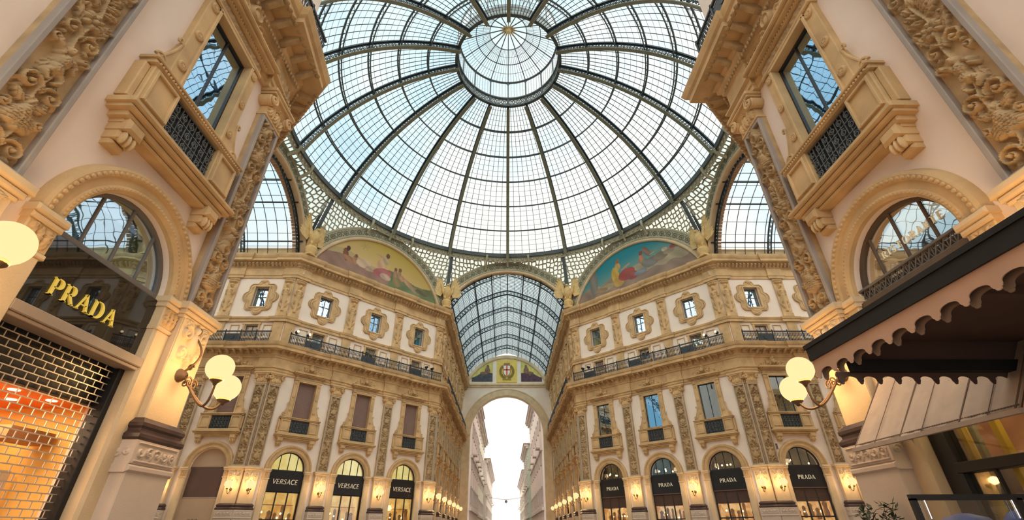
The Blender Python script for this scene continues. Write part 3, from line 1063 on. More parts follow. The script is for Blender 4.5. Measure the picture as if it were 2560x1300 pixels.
# ------------------------------------------------------------------ windows
def scroll_side(mb, x0, z0, sg, y0, y1):
    """S shaped volute plate beside a window"""
    P = []
    for t in np.linspace(0, 1, 16):
        P.append((x0 + sg * (.40 * (1 - t) ** 1.6 + .03), z0 + 1.0 * t))
    poly = [(x0, z0)] + P + [(x0, z0 + 1.0)]
    if sg < 0: poly = poly[::-1]
    mb.poly_y(poly, y0, y1)
    c = (x0 + sg * .26, z0 + .16)
    sp = [(c[0] + sg * .15 * (1 - .85 * t) * cos(2 * pi * 1.5 * t), y0, c[1] + .15 * (1 - .85 * t) * sin(2 * pi * 1.5 * t)) for t in np.linspace(0, 1, 34)]
    mb.tube(sp, .035, 6)
    sp = [(x0 + sg * (.10 + .05 * cos(a)), y0, z0 + 1.0 + .06 * sin(a)) for a in np.linspace(-1, 4, 14)]
    mb.tube(sp, .03, 6)
    mb.tube([(p[0], y0, p[1]) for p in P], .028, 6)

def main_window_parts():
    st = MB()
    for sg in (-1, 1):
        a, b = sorted((sg * .75, sg * 1.12))
        st.bevbox(a, b, -.16, .0, 9.6, 12.5, .02)
        a2, b2 = sorted((sg * .738, sg * .83)); st.bevbox(a2, b2, -.22, 0.5, 9.5, 12.46, .02)
        for z in (10.15, 11.2, 12.3):
            st.lathe([(.035, -.055), (.05, -.04), (.09, -.05), (.115, -.03), (.12, 0)], (sg * .96, -.16, z), 16, 'y')
            for q in range(8):
                an = 2 * pi * q / 8
                st.sphere((sg * .96 + .065 * cos(an), -.20, z + .065 * sin(an)), .022, 6, 4)
        scroll_side(st, sg * 1.12, 9.62, sg, -.14, 0)
        # balconette pedestal with sunk panel
        a, b = sorted((sg * .75, sg * 1.52)); st.bevbox(a, b, -.30, 0, 8.42, 9.42, .02)
        bev_frame(st, a + .05, b - .05, 8.52, 9.34, .07, -.36, -.29)
        a, b = sorted((sg * 1.52, sg * 1.66)); st.bevbox(a, b, -.22, 0, 8.42, 9.36, .02)
    st.box(-.83, .83, -.22, .5, 12.41, 12.5)
    rail = MB()
    rail.bevbox(-1.6, 1.6, -.34, .05, 9.40, 9.50, .03); rail.bevbox(-1.64, 1.64, -.38, .05, 9.50, 9.57, .02)
    for i in range(40):
        rail.sphere((-1.5 + i * 3.0 / 39, -.35, 9.45), (.03, .03, .035), 6, 4)
    sill = MB()
    for z0, z1, w, d in ((8.30, 8.42, 1.60, .40), (8.18, 8.30, 1.72, .52), (8.10, 8.18, 1.66, .46), (7.98, 8.10, 1.56, .36), (7.9, 7.98, 1.48, .28)):
        sill.bevbox(-w, w, -d, 0, z0, z1, .03)
    for sg in (-1, 1):
        for q, (z0, z1, d) in enumerate(((7.74, 8.0, .40), (7.56, 7.76, .30), (7.44, 7.58, .20))):
            a, b = sorted((sg * (1.06 + .02 * q), sg * (1.46 - .02 * q))); sill.bevbox(a, b, -d, 0, z0, z1, .06)
        for q in range(3):
            sill.sphere((sg * (1.16 + .1 * q), -.30, 7.62), (.05, .08, .14), 8, 6)
    ped = MB()
    for z0, z1, w, d in ((12.5, 12.62, 1.16, .22), (12.62, 12.86, 1.10, .18), (12.86, 12.94, 1.2, .28), (12.94, 13.02, 1.32, .42), (13.02, 13.12, 1.40, .52), (13.12, 13.2, 1.34, .46)):
        ped.bevbox(-w, w, -d, 0, z0, z1, .03)
    for i in range(26):
        ped.bevbox(-1.15 + i * .09, -1.10 + i * .09, -.30, -.2, 12.87, 12.94, .01)
    crest = MB()
    R = Relief(2.3, .95, .022)
    for sg in (-1, 1):
        R.spiral(sg * .42, .24, .20, pi / 2, 1.4, sg, .06, .2)
        R.spiral(sg * .85, .14, .13, pi / 2, 1.3, -sg, .045, .16)
        R.leaf(sg * .15, .1, pi / 2 - sg * .8, .6, .13, .18)
        R.leaf(sg * .5, .05, pi / 2 - sg * 1.3, .55, .1, .14)
    R.blob(0, .42, .22, .32, .26); R.blob(0, .72, .13, .14, .24); R.ring(0, .42, .18, .04, .3)
    P = R.H.copy()
    keep = P > 0.02
    R.mesh(crest, -.12, 13.2)
    # carving stands clear of the wall: drop the flat ground
    crest.f = [f for f in crest.f if any(crest.v[i][1] < -.135 for i in f)]
    frie = MB()
    R = Relief(2.1, .2, .022)
    for i in range(9):
        R.spiral(-.88 + .22 * i, .1, .075, i, 1.1, 1 if i % 2 else -1, .018, .035)
    R.mesh(frie, -.181, 12.64)
    gr = MB()
    gr.box(-.75, .75, -.18, -.14, 8.42, 9.40)
    gri = MB()
    for i in range(13):
        x = -.68 + i * 1.36 / 12
        gri.bar((x, -.21, 8.46), (x, -.21, 9.36), .018)
    for j in range(3):
        for i in range(6):
            x = -.62 + i * 1.24 / 5; z = 8.62 + j * .29
            gri.tube([(x + .085 * (1 - .7 * t) * cos(2 * pi * 1.5 * t + j), -.23, z + .085 * (1 - .7 * t) * sin(2 * pi * 1.5 * t + j)) for t in np.linspace(0, 1, 22)], .011, 4)
    for z in (8.46, 8.77, 9.06, 9.36): gri.bar((-.74, -.22, z), (.74, -.22, z), .016)
    fr = MB()
    for a, b in ((-.75, -.69), (.69, .75), (-.022, .022)): fr.bevbox(a, b, .02, .10, 9.6, 12.42, .008)
    fr.bevbox(-.75, .75, .01, .10, 9.6, 9.66, .01); fr.bevbox(-.75, .75, .01, .10, 12.36, 12.42, .01)
    gls = MB(); gls.box(-.70, .70, .06, .072, 9.66, 12.36)
    back = MB(); back.box(-.75, .75, .5, .55, 8.6, 12.45)
    bl = MB(); bl.box(-.74, .74, .14, .18, 9.6, 12.42)
    for i in range(24): bl.box(-.74, .74, .132, .14, 9.65 + i * .115, 9.66 + i * .115)
    stone = [('surround', st.mesh('surround', 'stone')), ('rail', rail.mesh('rail', 'stone')), ('sill', sill.mesh('sill', 'stone')),
             ('pediment', ped.mesh('pediment', 'stone'), (('crest', crest.mesh('crest', 'stone', True)), ('carved_frieze', frie.mesh('carved_frieze', 'stone_carved', True)))),
             ('panel', gr.mesh('panel', 'black'), (('grille', gri.mesh('grille', 'iron_grey'), 'black scrolled iron grille'),), 'black panel under the rail')]
    glassy = [('frame', fr.mesh('frame', 'frame_dark')), ('glass', gls.mesh('glass', 'glass_mirror')), ('dark_interior', back.mesh('dark_interior', 'dark_room'))]
    blind = [('blind', bl.mesh('blind', 'blind'), None, 'closed brown roller blind')]
    return stone, glassy, blind
W_STONE, W_GLASS, W_BLIND = main_window_parts()

def quatrefoil(R, n=96):
    """square with a round lobe on every side and eared corners"""
    P = []
    for i in range(n):
        a = 2 * pi * i / n
        q = 0.72 * R / max(abs(cos(a)), abs(sin(a)))
        d = (a + pi / 4) % (pi / 2) - pi / 4
        k = .25 * R * R * .36 * .8 - (.70 * R * sin(d)) ** 2
        lobe = .70 * R * cos(d) + sqrt(k) if k > 0 else 0
        r = max(min(q, .93 * R), lobe)
        P.append((r * cos(a), r * sin(a) * 1.1))
    return P
def upper_window_parts():
    st = MB()
    zc = 19.45
    rect = [(-.6, -.95), (.6, -.95), (.6, .95), (-.6, .95)]
    for R, y in ((1.62, -.06), (1.46, -.11)):
        q = [(x, z + zc) for x, z in quatrefoil(R)]
        lo = [[Vector((p[0], p[1], 0)) for p in q], [Vector((p[0], p[1] + zc, 0)) for p in rect]]
        tri = tessellate_polygon(lo); flat = [p for l in lo for p in l]
        st.add([(p.x, y, p.y) for p in flat], [tuple(t) for t in tri])
        n = len(q)
        st.add([(p[0], y, p[1]) for p in q] + [(p[0], 0, p[1]) for p in q], [(i, n + i, n + (i + 1) % n, (i + 1) % n) for i in range(n)])
    st.tube([(x, -.10, z + zc) for x, z in quatrefoil(1.55)], .05, 6, True)
    st.tube([(x, -.12, z + zc) for x, z in quatrefoil(1.24)], .035, 6, True)
    bev_frame(st, -.72, .72, zc - 1.07, zc + 1.07, .12, -.17, 0.05)
    st.sphere((0, -.12, zc + 1.52), (.26, .1, .16), 12, 8)
    fr = MB()
    bev_frame(fr, -.6, .6, 18.5, 20.4, .07, .22, .30, .01)
    fr.bevbox(-.03, .03, .22, .3, 18.5, 20.4, .01); fr.bevbox(-.55, .55, .22, .3, 19.5, 19.55, .01)
    g = MB(); g.box(-.56, .56, .27, .28, 18.55, 20.35)
    bk = MB(); bk.box(-.6, .6, .45, .5, 18.5, 20.4)
    return [('surround', st.mesh('quatrefoil_surround', 'stone')), ('frame', fr.mesh('small_frame', 'frame_grey')), ('glass', g.mesh('small_glass', 'glass_mirror')), ('dark_interior', bk.mesh('dark_interior', 'dark_room'))]
W_UP = upper_window_parts()

def mezz_parts():
    st = MB()
    for sg in (-1, 1):
        a, b = sorted((sg * .55, sg * .72)); st.bevbox(a, b, -.1, .0, 15.6, 16.95, .02)
    st.bevbox(-.78, .78, -.12, 0, 16.85, 17.02, .02); st.bevbox(-.72, .72, -.1, 0, 15.6, 15.75, .02)
    fr = MB(); bev_frame(fr, -.55, .55, 15.75, 16.85, .06, .2, .27, .01); fr.bevbox(-.03, .03, .2, .27, 15.75, 16.85, .01)
    g = MB(); g.box(-.5, .5, .24, .25, 15.8, 16.8)
    bk = MB(); bk.box(-.55, .55, .42, .48, 15.75, 16.85)
    pn = MB()
    for sg in (-1, 1):
        a, b = sorted((sg * 1.0, sg * 1.75)); bev_frame(pn, a, b, 15.6, 16.85, .07, -.07, 0)
    return [('surround', st.mesh('mezzanine_surround', 'stone'), (('side_panel', pn.mesh('side_panel', 'stone')),)), ('frame', fr.mesh('mezzanine_frame', 'frame_grey')), ('glass', g.mesh('mezzanine_glass', 'glass_half')), ('dark_interior', bk.mesh('dark_interior', 'dark_room'))]
W_MEZZ = mezz_parts()

win_n = 0
def window(label, loc, phi, parts, zb, group):
    global win_n
    win_n += 1
    t = thing('window_%d' % win_n, label, 'window', loc, phi, group, 'structure')
    place(t, parts, zb)
    return t

for k, sg in SEG.items():
    pil, bay = positions(k)
    n = len(bay)
    for i, s in enumerate(bay):
        j = (n - 1 - i) if k in ('left_passage', 'near_left', 'far_right', 'left_angle') else i
        if k.startswith('near') and j > 0: continue
        w = where(k, i, n)
        blind = k in ('left_angle', 'left_passage')
        kind = 'tall stone framed window with brown blind, ' if blind else 'tall stone framed window with dark glass, '
        window(kind + w, sg.at(s, 0, 7.44), sg.phi, W_STONE + (W_BLIND if blind else W_GLASS), 7.44, 'tall windows of the main storey')
        if k.startswith('near'): continue
        window('small square window in scalloped stone surround, ' + w, sg.at(s, 0, 17.7), sg.phi, W_UP, 17.7, 'scalloped upper windows')
        window('low window behind balcony railing, ' + w, sg.at(s, 0, 15.6), sg.phi, W_MEZZ, 15.6, 'low windows behind the balcony')

# ------------------------------------------------------------------ balcony railings
def railing_parts(L):
    rl = MB(); rl.bevbox(-L / 2, L / 2, -.04, .04, .85, .94, .005); rl.bevbox(-L / 2, L / 2, -.025, .025, .06, .10, .005); rl.box(-L / 2, L / 2, -.012, .012, .70, .72)
    out = [('rail', rl.mesh('top_rail', 'iron'))]
    for q in range(4):
        ps = MB()
        x = -L / 2 + .05 + q * L / 4
        ps.bevbox(x - .04, x + .04, -.04, .04, 0, .96, .01); ps.sphere((x, 0, 1.0), .05, 8, 6)
        out.append(('post', ps.mesh('post', 'iron')))
        x0 = -L / 2 + q * L / 4 + .1; x1 = x0 + L / 4 - .12
        if q == 1:
            pan = MB(); pan.box(x0, x1, -.008, .008, .12, .68)
            c = (x0 + x1) / 2
            pan.lathe([(.19, -.04), (.2, 0), (.2, .01)], (c, 0, .40), 16, 'y')
            out.append(('medallion_panel', pan.mesh('medallion_panel', 'iron')))
            continue
        ba = MB()
        m = 9
        for i in range(m):
            x = x0 + (x1 - x0) * (i + .5) / m
            ba.lathe([(.018, .1), (.042, .2), (.02, .3), (.018, .45), (.042, .55), (.018, .7)], (x, 0, 0), 6)
        for i in range(m - 1):
            x = x0 + (x1 - x0) * (i + 1) / m
            ba.tube([(x + .04 * cos(a), 0, .78 + .045 * sin(a)) for a in np.linspace(0, 2 * pi, 10)[:-1]], .011, 4, True)
            ba.tube([(x + .04 * cos(a), 0, .17 + .045 * sin(a)) for a in np.linspace(0, 2 * pi, 10)[:-1]], .011, 4, True)
        out.append(('baluster_grille', ba.mesh('baluster_grille', 'iron')))
    return tuple(out)
RAIL = railing_parts(PITCH)
OUT = 0.94
for k, sg in SEG.items():
    pil, bay = positions(k)
    t0 = OUT * math.tan(radians(22.5))
    n = len(bay)
    if k.endswith('angle'): a, b = t0, sg.L - t0
    elif k in ('left_passage', 'near_left', 'far_right'): a, b = sg.L - t0 - n * 5.0, sg.L - t0
    else: a, b = t0, t0 + n * 5.0
    for i in range(n):
        j = (n - 1 - i) if k in ('left_passage', 'near_left', 'far_right', 'left_angle') else i
        Lr = (b - a) / n
        t = thing('balcony_railing', 'black iron balcony railing length, ' + where(k, i, n), 'railing', sg.at(a + Lr * (i + .5), -OUT, 15.0), sg.phi, 'balcony railing lengths')
        place(t, RAIL)
        for c in t.children: c.scale = ((Lr - .01) / PITCH, 1, 1)

# small spotlights clipped to the railing beside the far passage
def spot_parts():
    b = MB(); b.box(-.03, .03, -.03, .03, 0, .16)
    h = MB(); h.lathe([(.06, -.16), (.10, -.12), (.13, .16), (.14, .2)], (0, 0, .26), 12, 'y')
    return (('clamp', b.mesh('clamp', 'black')), ('housing', h.mesh('housing', 'black')))
SPOT = spot_parts()
for k, ss in (('left_angle', (DL - 2.3, DL - 1.6)), ('right_angle', (1.6, 2.3))):
    for q, s in enumerate(ss):
        first = (q == 1) if k == 'left_angle' else (q == 0)
        t = thing('spotlight', 'black spotlight on %s railing, %s far passage' % (k.split('_')[0], 'nearest the' if first else 'second from the'), 'spotlight', SEG[k].at(s, -OUT, 15.92), SEG[k].phi, 'spotlights on the railing')
        place(t, SPOT)

def lit_spot():
    h = MB(); h.sphere((0, -.17, .26), (.10, .05, .10), 12, 8)
    return SPOT + (('lens', h.mesh('lens', 'spot'), None, 'small bright lens'),)
LSPOT = lit_spot()
for k, ss in (('left_angle', (.9, 1.9)), ('right_angle', (DL - 1.9, DL - .9))):
    for s in ss:
        first = (s < 1.5) if k == 'left_angle' else (s > DL - 1.5)
        t = thing('spotlight', 'lit spotlight on %s railing, %s side passage corner' % (k.split('_')[0], 'nearest the' if first else 'second from'), 'spotlight', SEG[k].at(s, -OUT, 15.92), SEG[k].phi, 'lit spotlights on the railing')
        place(t, LSPOT)

# ------------------------------------------------------------------ shopfronts
def arch_surround():
    mb = MB()
    def ring(r0, r1, y, n=36):
        A = [(r0 * cos(pi * i / n), y, Z_IMP + r0 * sin(pi * i / n)) for i in range(n + 1)]
        B = [(r1 * cos(pi * i / n), y, Z_IMP + r1 * sin(pi * i / n)) for i in range(n + 1)]
        mb.strip(B, A)
    def sweep_arc(prof, n=40):
        rows = []
        for i in range(n + 1):
            a = pi * i / n
            rows.append([(r * cos(a), y, Z_IMP + r * sin(a)) for r, y in prof])
        P = np.array(rows); mb.grid(P)
    sweep_arc([(1.30, .3), (1.30, -.10), (1.36, -.16), (1.42, -.14), (1.44, -.12), (1.58, -.13), (1.60, -.18), (1.70, -.20), (1.76, -.17), (1.80, 0)])
    for i in range(44):
        a = pi * (i + .5) / 44
        mb.sphere((1.65 * cos(a), -.19, Z_IMP + 1.65 * sin(a)), (.042, .04, .042), 6, 5)
    for i in range(52):
        a = pi * (i + .5) / 52
        mb.sphere((1.39 * cos(a), -.15, Z_IMP + 1.39 * sin(a)), (.028, .03, .028), 6, 4)
    jms = []
    for sg in (-1, 1):
        jm = MB(); jms.append(jm)
        a, b = sorted((sg * 1.30, sg * 1.78))
        jm.bevbox(a, b, -.14, .3, 0, 5.15, .05)
        jm.bevbox(a - .02, b + .02, -.17, .25, 5.12, 5.2, .02); jm.bevbox(a, b, -.15, .3, 5.2, 5.6, .02)
        jm.bevbox(a - .03, b + .03, -.20, .3, 5.6, 5.7, .03); jm.bevbox(a - .05, b + .05, -.24, .3, 5.7, 5.82, .03)
    cps = []
    for sg in (-1, 1):
        cp = MB(); cps.append(cp)
        R = Relief(.44, .38, .02)
        for x in (-.12, 0, .12): R.leaf(x, .02, pi / 2, .33, .07, .06)
        R.spiral(-.12, .3, .06, 0, 1.2, 1, .02, .05); R.spiral(.12, .3, .06, 0, 1.2, -1, .02, .05)
        R.mesh(cp, -.151, 5.21, sg * 1.54)
    return (('arch_moulding', mb.mesh('arch_moulding', 'stone', False)),) + tuple(('jamb', j.mesh('jamb', 'stone_pale'), (('jamb_capital', c.mesh('jamb_capital', 'stone', True)),)) for j, c in zip(jms, cps))
ARCH = arch_surround()

def fan_frame(y=.12):
    mb = MB()
    n = 32
    for r0, r1 in ((1.22, 1.30),):
        A = [(r1 * cos(pi * i / n), Z_IMP + r1 * sin(pi * i / n)) for i in range(n + 1)]
        B = [(r0 * cos(pi * i / n), Z_IMP + r0 * sin(pi * i / n)) for i in range(n, -1, -1)]
        mb.poly_y(A + B, y, y + .12)
    for x in (-.66, 0, .66):
        mb.bevbox(x - .024, x + .024, y + .02, y + .1, Z_IMP, Z_IMP + sqrt(1.24 ** 2 - x * x), .008)
    mb.bevbox(-1.3, 1.3, y - .03, y + .12, Z_IMP - .08, Z_IMP + .04, .01)
    return mb
def half_disc(r, y0, y1, z=Z_IMP, n=28):
    mb = MB()
    mb.poly_y([(r * cos(pi * i / n), z + r * sin(pi * i / n)) for i in range(n + 1)], y0, y1)
    return mb
FAN_D = fan_frame().mesh('fanlight_frame', 'frame_dark')
FAN_G = fan_frame().mesh('fanlight_frame', 'frame_grey')
FAN_W = fan_frame().mesh('fanlight_frame', 'frame_wood')
GL_SHOP = half_disc(1.24, .17, .18).mesh('fanlight_glass', 'glass_shop')
GL_HALF = half_disc(1.24, .17, .18).mesh('fanlight_glass', 'glass_half')
GL_MIR = half_disc(1.24, .17, .18).mesh('fanlight_glass', 'glass_mirror')
def sign_board(z0, z1, m, y=.05):
    b = MB(); b.bevbox(-1.3, 1.3, y, y + .12, z0, z1, .01)
    return b.mesh('sign_board', m)
SB = sign_board(4.36, 5.72, 'sign_black')
def room(z0, z1, depth, back, side, ceil=None):
    """open-fronted room behind the opening; returns (back mesh, shell mesh)"""
    b = MB(); b.add([(-1.3, depth, z0), (1.3, depth, z0), (1.3, depth, z1), (-1.3, depth, z1)], [(0, 1, 2, 3)])
    s = MB()
    s.add([(-1.3, .2, z0), (-1.3, depth, z0), (-1.3, depth, z1), (-1.3, .2, z1)], [(0, 1, 2, 3)])
    s.add([(1.3, .2, z0), (1.3, depth, z0), (1.3, depth, z1), (1.3, .2, z1)], [(3, 2, 1, 0)])
    s.add([(-1.3, .2, z1), (1.3, .2, z1), (1.3, depth, z1), (-1.3, depth, z1)], [(0, 1, 2, 3)])
    return b.mesh('back_wall_panel', back), s.mesh('side_panels', side)
def door_frame(z1):
    mb = MB()
    for x in (-1.25, -.43, .43, 1.25): mb.bevbox(x - .04, x + .04, .1, .2, 0, z1, .01)
    mb.bevbox(-1.3, 1.3, .1, .2, 2.5, 2.58, .01); mb.bevbox(-1.3, 1.3, .1, .2, z1 - .06, z1, .01)
    return mb
DOORF = door_frame(4.36).mesh('display_frame', 'frame_dark')
g_ = MB(); g_.box(-1.26, 1.26, .185, .195, .1, 4.34)
DGLASS = g_.mesh('display_glass', 'glass_shop')

ROOMS = {}
def rooms(key, *a):
    if key not in ROOMS: ROOMS[key] = room(*a)
    return ROOMS[key]
def goods(seed, tall):
    """clothes and shelves shown in the display"""
    rg = random.Random(seed)
    mb = MB()
    for i in range(5):
        x = -1.0 + .5 * i + rg.uniform(-.1, .1); w = rg.uniform(.08, .16); z = rg.uniform(2.0, 2.6); h = rg.uniform(.6, 1.1)
        mb.lathe([(w, z), (w * 1.2, z + h * .3), (w * .8, z + h * .6), (w * 1.1, z + h * .85), (.05, z + h)], (x, .7, 0), 10)
    mb.box(-1.2, 1.2, .6, .95, 1.9, 1.96)
    mb.box(-1.2, 1.2, .6, .95, 3.5, 3.54)
    return mb
GOODS = [goods(i, 0).mesh('goods', 'wood_warm') for i in range(3)]
def light_balls(seed, z0, z1, n):
    rg = random.Random(seed); mb = MB()
    for i in range(n): mb.sphere((rg.uniform(-1.1, 1.1), rg.uniform(.4, .9), rg.uniform(z0, z1)), .07, 10, 7)
    return mb.mesh('display_lights', 'spot')
BALLS = [light_balls(i, 2.6, 3.2, 4) for i in range(3)]
LBALLS = [light_balls(10 + i, 5.9, 6.3, 5) for i in range(4)]
def table_lamps(xs):
    mb = MB()
    for x in xs:
        mb.lathe([(.17, .25), (.12, .5)], (x, .5, Z_IMP), 14); mb.lathe([(.06, 0), (.02, .1), (.02, .26)], (x, .5, Z_IMP), 8)
    return mb.mesh('table_lamps', 'lamp_shade')
TLAMP = table_lamps((-.85, .9)); TLAMP1 = table_lamps((-.8,))
VERS = text_mb('VERSACE', .34, 1.9, .02, False, .10).mesh('lettering', 'letter_cream')
PRAD = text_mb('PRADA', .27, 1.25, .02, True).mesh('lettering', 'letter_white')
def shutter_band():
    mb = MB()
    for i in range(14): mb.bevbox(-1.26, 1.26, .12, .15, 3.55 + i * .055, 3.59 + i * .055, .008)
    mb.box(-1.28, 1.28, .151, .17, 3.5, 4.32)
    mb.bevbox(-1.3, 1.3, .02, .22, 4.3, 4.38, .01)
    return mb.mesh('rolled_shutter', 'brown_panel')
SHB = shutter_band()

def versace(sg, s, label, v):
    t = thing('shopfront', label, 'shopfront', sg.at(s), sg.phi, 'shopfronts with glowing yellow fanlights')
    place(t, ARCH)
    bk, sd_ = rooms('y', Z_IMP, 7.2, 1.3, 'room_yellow', 'room_yellow')
    bk2, sd2 = rooms('o', 0.0, 4.3, 1.4, 'room_orange', 'room_orange')
    place(t, [('fanlight_frame', FAN_D), ('fanlight_glass', GL_SHOP, None, 'glowing yellow fanlight'), ('upper_room', bk, (('side_panels', sd_),)),
              ('sign_board', SB, (('lettering', VERS),), 'black sign board with pale letters'), ('display_frame', DOORF), ('display_glass', DGLASS),
              ('display_room', bk2, (('side_panels', sd2),)), ('goods', GOODS[v % 3]), ('display_lights', BALLS[v % 3])])
    for c in t.children:
        if c.name.startswith('sign_board'):
            for q in c.children: q.location = (0, .05, 5.04)
    sh = MB()
    return t
def prada(sg, s, label, v):
    t = thing('shopfront', label, 'shopfront', sg.at(s), sg.phi, 'shopfronts with dark fanlights')
    place(t, ARCH)
    bk, sd_ = rooms('d', Z_IMP, 7.2, 1.3, 'room_dim', 'dark_room')
    bk2, sd2 = rooms('c', 0.0, 3.6, 1.4, 'room_copper', 'room_copper')
    place(t, [('fanlight_frame', FAN_D), ('fanlight_glass', GL_SHOP, None, 'dark fanlight'), ('upper_room', bk, (('side_panels', sd_),)),
              ('table_lamps', TLAMP if v == 1 else TLAMP1), ('fanlight_lights', LBALLS[v % 4]),
              ('sign_board', SB, (('lettering', PRAD),), 'black sign board with pale letters'), ('rolled_shutter', SHB), ('display_frame', DOORF),
              ('display_glass', DGLASS), ('display_room', bk2, (('side_panels', sd2),)), ('goods', GOODS[v % 3]), ('display_lights', BALLS[v % 3])])
    for c in t.children:
        if c.name.startswith('sign_board'):
            for q in c.children: q.location = (0, .05, 5.04)
    return t
def closed_shop(sg, s, label):
    t = thing('shopfront', label, 'shopfront', sg.at(s), sg.phi)
    place(t, ARCH)
    h = half_disc(1.3, .15, .2).mesh('fanlight_panel', 'beige_panel')
    p = MB(); p.bevbox(-1.3, 1.3, .1, .2, 3.9, 5.84, .01)
    q = MB(); q.bevbox(-1.3, 1.3, .06, .2, 0, 3.86, .01); q.box(-1.3, -1.2, .0, .1, 0, 5.7)
    ln = MB(); ln.box(-1.3, 1.3, .04, .1, 3.86, 3.9)
    e = MB()
    for i in range(3):
        e.tube([(.0 + (-.25 + i * .25) + .1 * cos(a), .05, 2.45 + .12 * sin(a)) for a in np.linspace(0, 2 * pi, 14)[:-1]], .01, 4, True)
    place(t, [('fanlight_panel', h), ('dark_panel', p.mesh('dark_panel', 'brown_panel'), (('strip', ln.mesh('strip', 'stone_grey')),)), ('hoarding', q.mesh('hoarding', 'beige_panel'), (('emblem', e.mesh('emblem', 'frame_wood')),))])
    return t
def dark_shop(sg, s, label, v):
    t = thing('shopfront', label, 'shopfront', sg.at(s), sg.phi, 'shopfronts along the far passage')
    place(t, ARCH)
    bk, sd_ = rooms('d', Z_IMP, 7.2, 1.3, 'room_dim', 'dark_room')
    bk2, sd2 = rooms('c2', 0.0, 4.3, 1.4, 'room_copper', 'room_copper')
    place(t, [('fanlight_frame', FAN_D), ('fanlight_glass', GL_SHOP), ('upper_room', bk, (('side_panels', sd_),)), ('sign_board', SB), ('display_frame', DOORF), ('display_glass', DGLASS), ('display_room', bk2, (('side_panels', sd2),))])

for k, sg in SEG.items():
    pil, bay = positions(k)
    n = len(bay)
    for i, s in enumerate(bay):
        w = where(k, i, n)
        j = (n - 1 - i) if k in ('left_passage', 'near_left', 'far_right', 'left_angle') else i
        if k == 'left_angle': versace(sg, s, 'arched shopfront with glowing yellow fanlight, ' + w, j)
        elif k == 'right_angle': prada(sg, s, 'arched shopfront with dark fanlight and black sign, ' + w, j)
        elif k == 'right_passage' and j == 0: prada(sg, s, 'arched dark shopfront with faint sign, ' + w, 3)
        elif k == 'left_passage' and j == 0: closed_shop(sg, s, 'closed shopfront of beige and brown panels, ' + w)
        elif k.startswith('near'): pass
        else: dark_shop(sg, s, 'plain arched shopfront, ' + w, j)
# ------------------------------------------------------------------ the great glass dome
ZC, RS = 22.3, 19.95
E0, E1 = radians(24.3), radians(75.2)
def dpt(az, el, R=RS):
    return (R * cos(el) * sin(az), R * cos(el) * cos(az), ZC + R * sin(el))

